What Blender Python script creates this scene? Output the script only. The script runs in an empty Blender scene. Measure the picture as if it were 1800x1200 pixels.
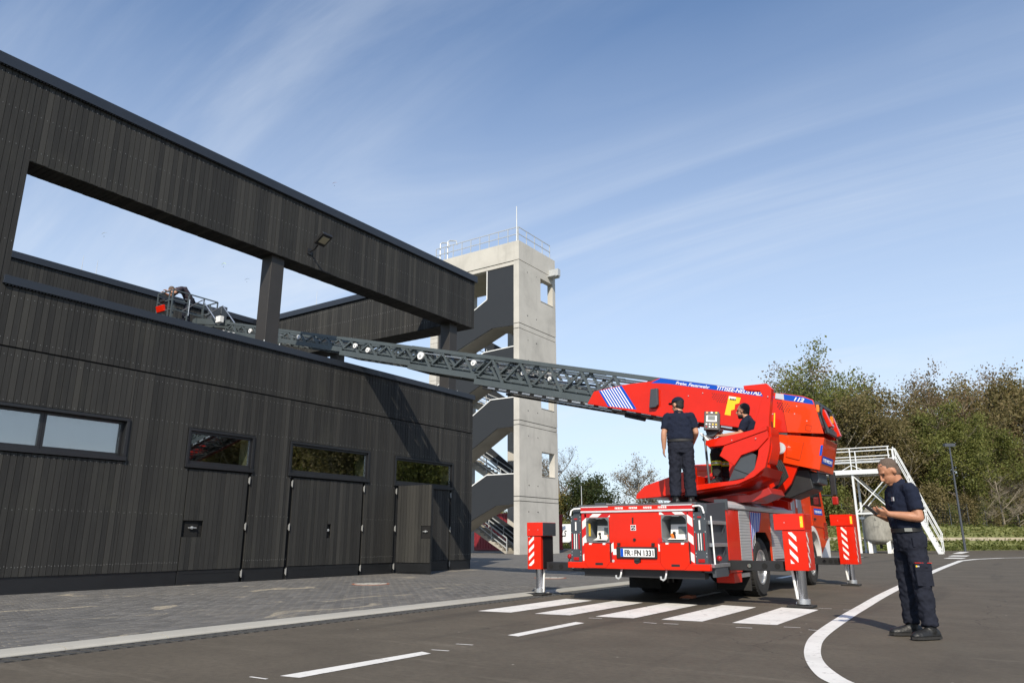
import bpy, bmesh, math, random
import numpy as np
from mathutils import Vector, Matrix

sc = bpy.context.scene
C = sc.collection
rad = math.radians
V = Vector

# ------------------------------------------------------------------ camera
cam = bpy.data.objects.new('camera', bpy.data.cameras.new('camera'))
C.objects.link(cam)
cam.data.sensor_width = 36
cam.data.lens = 25.74
cam.data.clip_start = 0.1
cam.data.clip_end = 6000
cam.location = (0, 0, 1.0)
cam.rotation_euler = (rad(90 + 15.006), 0, rad(34.2))
sc.camera = cam

# ------------------------------------------------------------------ daylight
SUN = V((1.0, -1.9, 1.7)).normalized()          # towards the sun
wld = bpy.data.worlds.new('World')
sc.world = wld
wld.use_nodes = True
wn, wl = wld.node_tree.nodes, wld.node_tree.links
for n in list(wn): wn.remove(n)
def WN(t, **kw):
    n = wn.new(t)
    for k, v in kw.items(): setattr(n, k, v)
    return n
wout, wbg = WN('ShaderNodeOutputWorld'), WN('ShaderNodeBackground')
sky = WN('ShaderNodeTexSky', sky_type='NISHITA', sun_disc=False)
sky.sun_elevation = math.asin(SUN.z)
sky.sun_rotation = math.atan2(SUN.x, SUN.y)
sky.altitude, sky.air_density, sky.dust_density, sky.ozone_density = 250, 1.0, 0.7, 2.2
tc = WN('ShaderNodeTexCoord')
sep = WN('ShaderNodeSeparateXYZ')
wl.new(tc.outputs['Generated'], sep.inputs[0])
zc = WN('ShaderNodeMath', operation='MAXIMUM'); zc.inputs[1].default_value = 0.0
wl.new(sep.outputs['Z'], zc.inputs[0])
za = WN('ShaderNodeMath', operation='ADD'); za.inputs[1].default_value = 0.22
wl.new(zc.outputs[0], za.inputs[0])
dx, dy = WN('ShaderNodeMath', operation='DIVIDE'), WN('ShaderNodeMath', operation='DIVIDE')
for d, ax in ((dx, 'X'), (dy, 'Y')):
    wl.new(sep.outputs[ax], d.inputs[0]); wl.new(za.outputs[0], d.inputs[1])
comb = WN('ShaderNodeCombineXYZ')
wl.new(dx.outputs[0], comb.inputs[0]); wl.new(dy.outputs[0], comb.inputs[1])
def cirrus(rot, scale, det, dist, lo, hi):
    mp = WN('ShaderNodeMapping'); mp.inputs['Rotation'].default_value = (0, 0, rad(rot)); mp.inputs['Scale'].default_value = scale
    nz = WN('ShaderNodeTexNoise'); nz.inputs['Scale'].default_value = 1.0; nz.inputs['Detail'].default_value = det
    nz.inputs['Roughness'].default_value = 0.6; nz.inputs['Distortion'].default_value = dist
    rp = WN('ShaderNodeMapRange', interpolation_type='SMOOTHSTEP')
    rp.inputs['From Min'].default_value, rp.inputs['From Max'].default_value = lo, hi
    wl.new(comb.outputs[0], mp.inputs[0]); wl.new(mp.outputs[0], nz.inputs['Vector']); wl.new(nz.outputs['Fac'], rp.inputs['Value'])
    return rp.outputs['Result']
ca = cirrus(-6, (0.38, 1.9, 1), 10, 0.9, 0.42, 0.76)
cb = cirrus(20, (0.6, 0.9, 1), 4, 0.3, 0.30, 0.62)
cm = WN('ShaderNodeMath', operation='MULTIPLY'); wl.new(ca, cm.inputs[0]); wl.new(cb, cm.inputs[1])
# thin milky veil everywhere, thicker towards the horizon
hz = WN('ShaderNodeMapRange'); hz.inputs['From Min'].default_value, hz.inputs['From Max'].default_value = 0.0, 0.62
hz.inputs['To Min'].default_value, hz.inputs['To Max'].default_value = 0.82, 0.06
wl.new(zc.outputs[0], hz.inputs['Value'])
cs = WN('ShaderNodeMath', operation='MULTIPLY'); cs.inputs[1].default_value = 0.42; wl.new(cm.outputs[0], cs.inputs[0])
cadd = WN('ShaderNodeMath', operation='ADD', use_clamp=True); wl.new(cs.outputs[0], cadd.inputs[0]); wl.new(hz.outputs[0], cadd.inputs[1])
mixc = WN('ShaderNodeMix', data_type='RGBA')
tint = WN('ShaderNodeMix', data_type='RGBA', blend_type='MULTIPLY'); tint.inputs['Factor'].default_value = 1.0
tint.inputs['B'].default_value = (0.82, 1.0, 1.13, 1); wl.new(sky.outputs[0], tint.inputs['A'])
wl.new(cadd.outputs[0], mixc.inputs['Factor']); wl.new(tint.outputs['Result'], mixc.inputs['A'])
mixc.inputs['B'].default_value = (5.2, 5.65, 6.2, 1)
wl.new(mixc.outputs['Result'], wbg.inputs['Color']); wl.new(wbg.outputs[0], wout.inputs['Surface'])
wbg.inputs['Strength'].default_value = 0.145

sun = bpy.data.objects.new('sun', bpy.data.lights.new('sun', 'SUN'))
C.objects.link(sun)
sun.data.energy = 5.0
sun.data.angle = rad(0.53)
sun.data.color = (1.0, 0.91, 0.77)
sun.rotation_euler = (-SUN).to_track_quat('-Z', 'Y').to_euler()
sun.location = (10, -20, 30)

sc.view_settings.view_transform = 'Standard'
sc.view_settings.look = 'None'
sc.view_settings.exposure = 0.12
sc.view_settings.gamma = 1.0
sc.view_settings.use_curve_mapping = False
sc.render.engine = 'CYCLES'
sc.cycles.use_denoising = True
sc.cycles.max_bounces = 6
sc.cycles.transparent_max_bounces = 12

# ------------------------------------------------------------------ materials
MATS = {}
def pm(name, col, rough=0.6, metal=0.0, coat=0.0, var=0.0, vscale=3.0, bump=0.0, bscale=40.0, stretch=(1, 1, 1), spec=0.5, trans=0.0, dark=None):
    """Principled with procedural colour variation and fine relief, in world metres."""
    if name in MATS: return MATS[name]
    m = bpy.data.materials.new(name); m.use_nodes = True
    N, L = m.node_tree.nodes, m.node_tree.links
    b = N['Principled BSDF']
    b.inputs['Base Color'].default_value = (*col, 1)
    b.inputs['Roughness'].default_value = rough
    b.inputs['Metallic'].default_value = metal
    b.inputs['Coat Weight'].default_value = coat
    b.inputs['Coat Roughness'].default_value = 0.04
    b.inputs['Specular IOR Level'].default_value = spec
    if var or bump:
        g = N.new('ShaderNodeNewGeometry')
        mp = N.new('ShaderNodeMapping'); mp.inputs['Scale'].default_value = stretch
        L.new(g.outputs['Position'], mp.inputs[0])
    if var:
        n1 = N.new('ShaderNodeTexNoise'); n1.inputs['Scale'].default_value = vscale; n1.inputs['Detail'].default_value = 8; n1.inputs['Roughness'].default_value = 0.65
        L.new(mp.outputs[0], n1.inputs['Vector'])
        r = N.new('ShaderNodeMapRange'); r.inputs['From Min'].default_value = 0.25; r.inputs['From Max'].default_value = 0.75
        L.new(n1.outputs['Fac'], r.inputs['Value'])
        mx = N.new('ShaderNodeMix'); mx.data_type = 'RGBA'
        lo = dark or tuple(c * (1 - var) for c in col); hi = tuple(min(1, c * (1 + var)) for c in col)
        mx.inputs['A'].default_value = (*lo, 1); mx.inputs['B'].default_value = (*hi, 1)
        L.new(r.outputs[0], mx.inputs['Factor']); L.new(mx.outputs['Result'], b.inputs['Base Color'])
        rr = N.new('ShaderNodeMapRange'); rr.inputs['To Min'].default_value = max(0, rough - 0.08); rr.inputs['To Max'].default_value = min(1, rough + 0.1)
        L.new(n1.outputs['Fac'], rr.inputs['Value']); L.new(rr.outputs[0], b.inputs['Roughness'])
    if bump:
        n2 = N.new('ShaderNodeTexNoise'); n2.inputs['Scale'].default_value = bscale; n2.inputs['Detail'].default_value = 5
        L.new(mp.outputs[0], n2.inputs['Vector'])
        bp = N.new('ShaderNodeBump'); bp.inputs['Strength'].default_value = bump; bp.inputs['Distance'].default_value = 0.02
        L.new(n2.outputs['Fac'], bp.inputs['Height']); L.new(bp.outputs[0], b.inputs['Normal'])
    MATS[name] = m
    return m

def nodes_of(name):
    m = bpy.data.materials.new(name); m.use_nodes = True
    MATS[name] = m
    N, L = m.node_tree.nodes, m.node_tree.links
    return m, N, L, N['Principled BSDF']
def noise(N, L, vec, scale, detail=6, rough=0.6, dist=0.0):
    n = N.new('ShaderNodeTexNoise'); n.inputs['Scale'].default_value = scale; n.inputs['Detail'].default_value = detail
    n.inputs['Roughness'].default_value = rough; n.inputs['Distortion'].default_value = dist
    if vec is not None: L.new(vec, n.inputs['Vector'])
    return n.outputs['Fac']
def ramp(N, L, fac, *stops):
    r = N.new('ShaderNodeValToRGB')
    e = r.color_ramp.elements
    while len(e) < len(stops): e.new(0.5)
    for k, (p, c) in enumerate(stops):
        e[k].position = p; e[k].color = (*c, 1) if len(c) == 3 else c
    L.new(fac, r.inputs[0])
    return r.outputs['Color']
def mapped(N, L, out, scale, rot=(0, 0, 0)):
    mp = N.new('ShaderNodeMapping'); mp.inputs['Scale'].default_value = scale; mp.inputs['Rotation'].default_value = rot
    L.new(out, mp.inputs[0]); return mp.outputs[0]
def mixrgb(N, L, fac, a, b, mode='MIX'):
    x = N.new('ShaderNodeMix'); x.data_type = 'RGBA'; x.blend_type = mode
    for s, v in (('Factor', fac), ('A', a), ('B', b)):
        if isinstance(v, (int, float)): x.inputs[s].default_value = v
        elif isinstance(v, tuple): x.inputs[s].default_value = (*v, 1)
        else: L.new(v, x.inputs[s])
    return x.outputs['Result']
def mrange(N, L, v, a, b, c=0.0, d=1.0, smooth=True):
    r = N.new('ShaderNodeMapRange'); r.interpolation_type = 'SMOOTHSTEP' if smooth else 'LINEAR'
    for s, x in (('From Min', a), ('From Max', b), ('To Min', c), ('To Max', d)): r.inputs[s].default_value = x
    L.new(v, r.inputs['Value']); return r.outputs[0]
def math2(N, L, op, a, b):
    x = N.new('ShaderNodeMath'); x.operation = op
    for k, v in enumerate((a, b)):
        if isinstance(v, (int, float)): x.inputs[k].default_value = v
        else: L.new(v, x.inputs[k])
    return x.outputs[0]
def bumped(N, L, b, h, strength, dist=0.01):
    bp = N.new('ShaderNodeBump'); bp.inputs['Strength'].default_value = strength; bp.inputs['Distance'].default_value = dist
    L.new(h, bp.inputs['Height']); L.new(bp.outputs[0], b.inputs['Normal'])

# charred larch boards: every board its own tone, streaks along the grain
m, N, L, b = nodes_of('charred_wood')
geo = N.new('ShaderNodeNewGeometry'); oi = N.new('ShaderNodeObjectInfo')
isl = math2(N, L, 'FRACT', math2(N, L, 'ADD', geo.outputs['Random Per Island'], oi.outputs['Random']), 0)
grain = noise(N, L, mapped(N, L, geo.outputs['Position'], (60, 60, 1.6)), 1.0, 6, 0.7)
wth = noise(N, L, geo.outputs['Position'], 0.8, 5)
tone = ramp(N, L, isl, (0.0, (0.0185, 0.0184, 0.0178)), (0.45, (0.0250, 0.0247, 0.0236)), (0.85, (0.033, 0.0323, 0.030)), (1.0, (0.043, 0.0417, 0.038)))
tone = mixrgb(N, L, mrange(N, L, grain, 0.3, 0.75), tone, (0.062, 0.057, 0.049), 'MIX') if False else mixrgb(N, L, math2(N, L, 'MULTIPLY', mrange(N, L, grain, 0.42, 0.8), 0.40), tone, (0.072, 0.070, 0.063))
tone = mixrgb(N, L, math2(N, L, 'MULTIPLY', mrange(N, L, wth, 0.5, 0.75), 0.35), tone, (0.047, 0.047, 0.038))
knot = noise(N, L, mapped(N, L, geo.outputs['Position'], (22, 22, 9)), 1.0, 2)
tone = mixrgb(N, L, mrange(N, L, knot, 0.74, 0.8), tone, (0.006, 0.005, 0.004))
L.new(tone, b.inputs['Base Color']); b.inputs['Roughness'].default_value = 0.72; b.inputs['Specular IOR Level'].default_value = 0.3
bumped(N, L, b, grain, 0.35, 0.006)

# asphalt
m, N, L, b = nodes_of('asphalt')
P = N.new('ShaderNodeNewGeometry').outputs['Position']
fine = noise(N, L, P, 170, 3, 0.7)
mid = noise(N, L, P, 1.1, 7, 0.62, 0.4)
drag = noise(N, L, mapped(N, L, P, (0.45, 3.2, 1), (0, 0, rad(38))), 1.0, 7, 0.65)
col = ramp(N, L, mid, (0.25, (0.066, 0.056, 0.042)), (0.5, (0.093, 0.079, 0.060)), (0.8, (0.128, 0.109, 0.083)))
col = mixrgb(N, L, math2(N, L, 'MULTIPLY', mrange(N, L, drag, 0.54, 0.76), 0.6), col, (0.19, 0.165, 0.13))
col = mixrgb(N, L, math2(N, L, 'MULTIPLY', mrange(N, L, fine, 0.3, 0.75), 0.6), col, (0.135, 0.113, 0.088), 'MIX')
mott = noise(N, L, P, 16, 5, 0.7)
col = mixrgb(N, L, math2(N, L, 'MULTIPLY', mrange(N, L, mott, 0.35, 0.7), 0.35), col, (0.045, 0.039, 0.032))
trk_ = noise(N, L, mapped(N, L, P, (1.6, 0.10, 1), (0, 0, rad(-4))), 1.0, 4, 0.5)
col = mixrgb(N, L, math2(N, L, 'MULTIPLY', mrange(N, L, trk_, 0.55, 0.72), 0.45), col, (0.042, 0.037, 0.031))
ck = N.new('ShaderNodeTexVoronoi'); ck.feature = 'DISTANCE_TO_EDGE'; ck.inputs['Scale'].default_value = 0.16
wob = N.new('ShaderNodeVectorMath'); wob.operation = 'ADD'; nzv = N.new('ShaderNodeTexNoise'); nzv.inputs['Scale'].default_value = 1.2; nzv.inputs['Detail'].default_value = 6; L.new(P, nzv.inputs['Vector'])
L.new(P, wob.inputs[0]); L.new(nzv.outputs['Color'], wob.inputs[1]); L.new(wob.outputs[0], ck.inputs['Vector'])
col = mixrgb(N, L, mrange(N, L, ck.outputs['Distance'], 0.0004, 0.0016, 0.55, 0.0), col, (0.022, 0.02, 0.018))
vor = N.new('ShaderNodeTexVoronoi'); vor.inputs['Scale'].default_value = 2.3; L.new(P, vor.inputs['Vector'])
col = mixrgb(N, L, mrange(N, L, vor.outputs['Distance'], 0.02, 0.035, 0.9, 0.0), col, (0.4, 0.37, 0.32))
L.new(col, b.inputs['Base Color']); b.inputs['Roughness'].default_value = 0.85; b.inputs['Specular IOR Level'].default_value = 0.25
bumped(N, L, b, fine, 0.5, 0.006)

# road paint, slightly worn
m, N, L, b = nodes_of('road_paint')
P = N.new('ShaderNodeNewGeometry').outputs['Position']
wn_ = noise(N, L, P, 9, 9, 0.75)
dn_ = noise(N, L, P, 1.6, 5)
col = mixrgb(N, L, mrange(N, L, wn_, 0.54, 0.68), (0.70, 0.68, 0.64), (0.30, 0.28, 0.26))
col = mixrgb(N, L, math2(N, L, 'MULTIPLY', mrange(N, L, dn_, 0.45, 0.7), 0.35), col, (0.42, 0.40, 0.37))
L.new(col, b.inputs['Base Color']); b.inputs['Roughness'].default_value = 0.7
bumped(N, L, b, noise(N, L, P, 150, 3), 0.4, 0.004)

# grey paving, sand swept into joints and patches
def paving(name, seams):
    m, N, L, b = nodes_of(name)
    geo = N.new('ShaderNodeNewGeometry'); P = geo.outputs['Position']
    oi = N.new('ShaderNodeObjectInfo')
    isl = math2(N, L, 'FRACT', math2(N, L, 'ADD', geo.outputs['Random Per Island'], oi.outputs['Random']), 0)
    col = ramp(N, L, isl, (0, (0.085, 0.083, 0.081)), (0.6, (0.118, 0.115, 0.111)), (1, (0.160, 0.154, 0.147)))
    if seams:
        br = N.new('ShaderNodeTexBrick'); br.inputs['Scale'].default_value = 1.0
        br.inputs['Brick Width'].default_value = 0.2; br.inputs['Row Height'].default_value = 0.1; br.inputs['Mortar Size'].default_value = 0.006
        br.inputs['Color1'].default_value = (0.080, 0.078, 0.077, 1); br.inputs['Color2'].default_value = (0.125, 0.120, 0.116, 1); br.inputs['Mortar'].default_value = (0.24, 0.215, 0.17, 1)
        L.new(mapped(N, L, P, (1, 1, 1), (0, 0, rad(90))), br.inputs['Vector']); col = br.outputs['Color']
    sand = noise(N, L, mapped(N, L, P, (1.25, 0.62, 1), (0, 0, rad(6))), 1.0, 9, 0.62, 0.9)
    col = mixrgb(N, L, mrange(N, L, sand, 0.60, 0.68, 0, 0.85), col, (0.36, 0.315, 0.24))
    dust = noise(N, L, P, 0.5, 6)
    col = mixrgb(N, L, math2(N, L, 'MULTIPLY', mrange(N, L, dust, 0.4, 0.7), 0.3), col, (0.19, 0.172, 0.145))
    col = mixrgb(N, L, math2(N, L, 'MULTIPLY', mrange(N, L, noise(N, L, P, 260, 3), 0.35, 0.7), 0.4), col, (0.13, 0.126, 0.12))
    L.new(col, b.inputs['Base Color']); b.inputs['Roughness'].default_value = 0.85; b.inputs['Specular IOR Level'].default_value = 0.25
    bumped(N, L, b, noise(N, L, P, 120, 4), 0.35, 0.005)
paving('paver', False); paving('paver_far', True)
pm('joint_sand', (0.42, 0.37, 0.28), 0.95, var=0.35, vscale=6, bump=0.4, bscale=120)

# fair-faced concrete with pour clouds, tie holes come as geometry
def concrete(name, c):
    m, N, L, b = nodes_of(name)
    P = N.new('ShaderNodeNewGeometry').outputs['Position']
    n1 = noise(N, L, P, 0.55, 8, 0.6, 0.3); n2 = noise(N, L, mapped(N, L, P, (3, 3, 0.35)), 1.0, 6, 0.6); n3 = noise(N, L, P, 30, 4)
    col = ramp(N, L, n1, (0.28, tuple(x * 0.80 for x in c)), (0.5, c), (0.74, tuple(x * 1.12 for x in c)))
    col = mixrgb(N, L, math2(N, L, 'MULTIPLY', mrange(N, L, n2, 0.52, 0.75), 0.35), col, tuple(x * 0.66 for x in c))
    col = mixrgb(N, L, math2(N, L, 'MULTIPLY', mrange(N, L, n3, 0.6, 0.75), 0.25), col, tuple(x * 0.7 for x in c))
    L.new(col, b.inputs['Base Color']); b.inputs['Roughness'].default_value = 0.85; b.inputs['Specular IOR Level'].default_value = 0.3
    bumped(N, L, b, n3, 0.2, 0.01)
concrete('concrete', (0.50, 0.48, 0.435)); concrete('concrete_kerb', (0.36, 0.345, 0.305)); concrete('concrete_stair', (0.42, 0.39, 0.335))

# window glass: mirror of the yard over a dim room
m, N, L, b = nodes_of('window_glass')
out = N['Material Output']; N.remove(b)
gl = N.new('ShaderNodeBsdfGlossy'); gl.inputs['Roughness'].default_value = 0.015; gl.inputs['Color'].default_value = (0.9, 0.92, 0.95, 1)
tr = N.new('ShaderNodeBsdfTransparent'); tr.inputs['Color'].default_value = (0.93, 0.955, 0.93, 1)
lw = N.new('ShaderNodeLayerWeight'); lw.inputs['Blend'].default_value = 0.35
mx = N.new('ShaderNodeMixShader')
L.new(mrange(N, L, lw.outputs['Fresnel'], 0.0, 0.6, 0.15, 0.80, False), mx.inputs[0]); L.new(tr.outputs[0], mx.inputs[1]); L.new(gl.outputs[0], mx.inputs[2])
L.new(mx.outputs[0], out.inputs['Surface'])
pm('cab_glass', (0.012, 0.014, 0.015), 0.05, spec=0.9)

# foliage
def leafmat(name, stops, tl=0.35):
    m, N, L, b = nodes_of(name)
    out = N['Material Output']
    geo = N.new('ShaderNodeNewGeometry'); oi = N.new('ShaderNodeObjectInfo')
    clump = noise(N, L, geo.outputs['Position'], 0.45, 4)
    f = math2(N, L, 'ADD', math2(N, L, 'MULTIPLY', geo.outputs['Random Per Island'], 0.5), math2(N, L, 'ADD', math2(N, L, 'MULTIPLY', mrange(N, L, clump, 0.3, 0.7, smooth=False), 0.42), math2(N, L, 'MULTIPLY', oi.outputs['Random'], 0.12)))
    col = ramp(N, L, f, *stops)
    L.new(col, b.inputs['Base Color']); b.inputs['Roughness'].default_value = 0.6; b.inputs['Specular IOR Level'].default_value = 0.25
    t = N.new('ShaderNodeBsdfTranslucent'); L.new(mixrgb(N, L, 0.5, col, (0.16, 0.17, 0.03)), t.inputs['Color'])
    x = N.new('ShaderNodeMixShader'); x.inputs[0].default_value = tl
    L.new(b.outputs[0], x.inputs[1]); L.new(t.outputs[0], x.inputs[2]); L.new(x.outputs[0], out.inputs['Surface'])
leafmat('leaf_green', ((0, (0.105, 0.130, 0.036)), (0.45, (0.178, 0.200, 0.058)), (0.8, (0.24, 0.24, 0.076)), (1, (0.29, 0.25, 0.085))), 0.5)
leafmat('leaf_olive', ((0, (0.13, 0.115, 0.052)), (0.45, (0.205, 0.172, 0.080)), (0.8, (0.265, 0.208, 0.10)), (1, (0.30, 0.22, 0.105))), 0.5)
leafmat('leaf_brown', ((0, (0.14, 0.098, 0.060)), (0.45, (0.225, 0.152, 0.088)), (0.8, (0.27, 0.19, 0.11)), (1, (0.25, 0.21, 0.10))), 0.5)
leafmat('leaf_dark', ((0, (0.016, 0.028, 0.010)), (0.45, (0.032, 0.050, 0.016)), (0.8, (0.062, 0.070, 0.022)), (1, (0.13, 0.055, 0.020))))
leafmat('leaf_yellow', ((0, (0.085, 0.075, 0.020)), (0.45, (0.14, 0.115, 0.03)), (1, (0.21, 0.17, 0.05))))
leafmat('grass_blade', ((0, (0.075, 0.098, 0.028)), (0.45, (0.125, 0.148, 0.042)), (0.8, (0.18, 0.185, 0.060)), (1, (0.25, 0.225, 0.10))), 0.45)
pm('bark', (0.16, 0.135, 0.105), 0.9, var=0.4, vscale=5, stretch=(3, 3, 0.5))
pm('bark_pale', (0.30, 0.26, 0.20), 0.9, var=0.35, vscale=5, stretch=(3, 3, 0.5))
pm('grass_soil', (0.135, 0.145, 0.050), 0.95, var=0.45, vscale=0.8, dark=(0.10, 0.11, 0.035))
pm('dry_path', (0.36, 0.31, 0.22), 0.95, var=0.25, vscale=1.2)

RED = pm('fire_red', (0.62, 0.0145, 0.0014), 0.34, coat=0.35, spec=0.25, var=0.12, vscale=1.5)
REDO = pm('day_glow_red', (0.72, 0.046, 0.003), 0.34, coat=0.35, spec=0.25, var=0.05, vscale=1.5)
pm('dark_red', (0.34, 0.008, 0.002), 0.4, coat=0.4, var=0.1)
pm('reflective_red', (0.50, 0.010, 0.012), 0.35, var=0.08, vscale=60)
pm('reflective_white', (0.74, 0.73, 0.71), 0.4, var=0.08, vscale=60)
pm('blue_film', (0.006, 0.075, 0.46), 0.55, spec=0.15)
pm('grey_film', (0.50, 0.50, 0.55), 0.4)
pm('white_paint', (0.76, 0.76, 0.74), 0.45, var=0.06)
pm('white_film', (0.80, 0.80, 0.80), 0.5)
pm('yellow_film', (0.85, 0.55, 0.015), 0.5)
pm('lime_film', (0.66, 0.86, 0.04), 0.5)
pm('silver_film', (0.52, 0.53, 0.54), 0.35, 0.5)
pm('orange_plastic', (0.90, 0.20, 0.015), 0.35)
pm('black_print', (0.012, 0.012, 0.013), 0.6)
pm('anthracite', (0.050, 0.058, 0.068), 0.45, var=0.12, vscale=4)
pm('tread_grey', (0.10, 0.11, 0.12), 0.5, 0.3, var=0.2, vscale=20)
pm('ladder_grey', (0.090, 0.108, 0.113), 0.38, 0.25, var=0.12, vscale=3)
pm('black_metal', (0.014, 0.014, 0.015), 0.5, var=0.25, vscale=5)
pm('rubber', (0.020, 0.019, 0.018), 0.85, var=0.35, vscale=8, bump=0.2)
pm('aluminium', (0.58, 0.59, 0.60), 0.34, 0.85, var=0.1, vscale=12)
pm('shutter_grey', (0.44, 0.45, 0.455), 0.42, 0.25, var=0.05)
pm('bright_rail', (0.70, 0.71, 0.72), 0.32, 0.35, var=0.06, vscale=10)
pm('chrome', (0.62, 0.64, 0.70), 0.10, 1.0)
pm('galvanised', (0.50, 0.52, 0.53), 0.5, 0.35, var=0.14, vscale=6)
pm('coping_blue_black', (0.018, 0.022, 0.030), 0.36, var=0.15, vscale=2)
pm('window_frame_black', (0.014, 0.0145, 0.016), 0.4, var=0.15)
pm('column_brown', (0.030, 0.027, 0.024), 0.55, var=0.15, vscale=3)
pm('plinth_black', (0.0115, 0.0125, 0.014), 0.42, var=0.2, vscale=2)
pm('roller_blind', (0.27, 0.28, 0.31), 0.8, var=0.05)
pm('screw_steel', (0.30, 0.30, 0.29), 0.5, 0.3)
pm('rung_grey', (0.30, 0.31, 0.31), 0.4, 0.4)
pm('drain_grey', (0.055, 0.053, 0.05), 0.6, var=0.3, vscale=20)
pm('recess_grey', (0.15, 0.165, 0.175), 0.5)
pm('dark_lining', (0.006, 0.006, 0.006), 0.9)
pm('room_grey', (0.055, 0.055, 0.052), 0.9)
pm('room_pale', (0.66, 0.64, 0.44), 0.8)
pm('roof_black', (0.02, 0.02, 0.022), 0.85, var=0.3)
pm('balustrade_slate', (0.019, 0.021, 0.024), 0.55, var=0.08)
pm('container_red', (0.20, 0.010, 0.016), 0.5, var=0.15)
pm('tank_grey', (0.27, 0.26, 0.225), 0.75, var=0.35, vscale=2.5, stretch=(2, 2, 0.8))
pm('scaffold_white', (0.68, 0.70, 0.70), 0.5, 0.1, var=0.1, vscale=4)
pm('lamp_post_grey', (0.055, 0.062, 0.075), 0.5, var=0.1)
pm('rust', (0.30, 0.10, 0.05), 0.8, var=0.3)
pm('skin', (0.46, 0.235, 0.145), 0.52, var=0.10, vscale=25, bump=0.12, bscale=180)
pm('skin_tan', (0.40, 0.185, 0.105), 0.5, var=0.12, vscale=25, bump=0.12, bscale=180)
pm('hair_brown', (0.105, 0.074, 0.054), 0.75, var=0.45, vscale=160, bump=0.5, bscale=200)
pm('hair_black', (0.012, 0.010, 0.009), 0.6, var=0.4, vscale=160, bump=0.5, bscale=200)
pm('navy_polo', (0.0105, 0.0145, 0.030), 0.9, var=0.18, vscale=14, bump=0.6, bscale=14, spec=0.2)
pm('navy_trousers', (0.0145, 0.0165, 0.026), 0.9, var=0.2, vscale=9, bump=0.75, bscale=9, stretch=(1, 1, 0.55), spec=0.2)
pm('plum_jacket', (0.030, 0.022, 0.032), 0.85, var=0.2, vscale=12, bump=0.5, bscale=12)
pm('black_turnout', (0.010, 0.010, 0.012), 0.85, var=0.3, vscale=10, bump=0.7, bscale=11)
pm('belt_leather', (0.009, 0.008, 0.008), 0.6)
pm('buckle_grey', (0.33, 0.33, 0.30), 0.4, 0.6)
pm('boot_black', (0.011, 0.011, 0.011), 0.5, bump=0.25, bscale=40)
pm('eye_dark', (0.01, 0.008, 0.007), 0.2)
pm('screen_grey', (0.13, 0.145, 0.14), 0.15)
pm('lamp_lens', (0.62, 0.63, 0.62), 0.12, 0.4)
pm('floodlight_led', (0.34, 0.31, 0.22), 0.3)
pm('orange_lens', (0.75, 0.22, 0.02), 0.2)
pm('red_lens', (0.35, 0.006, 0.008), 0.15)
M = MATS

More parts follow.
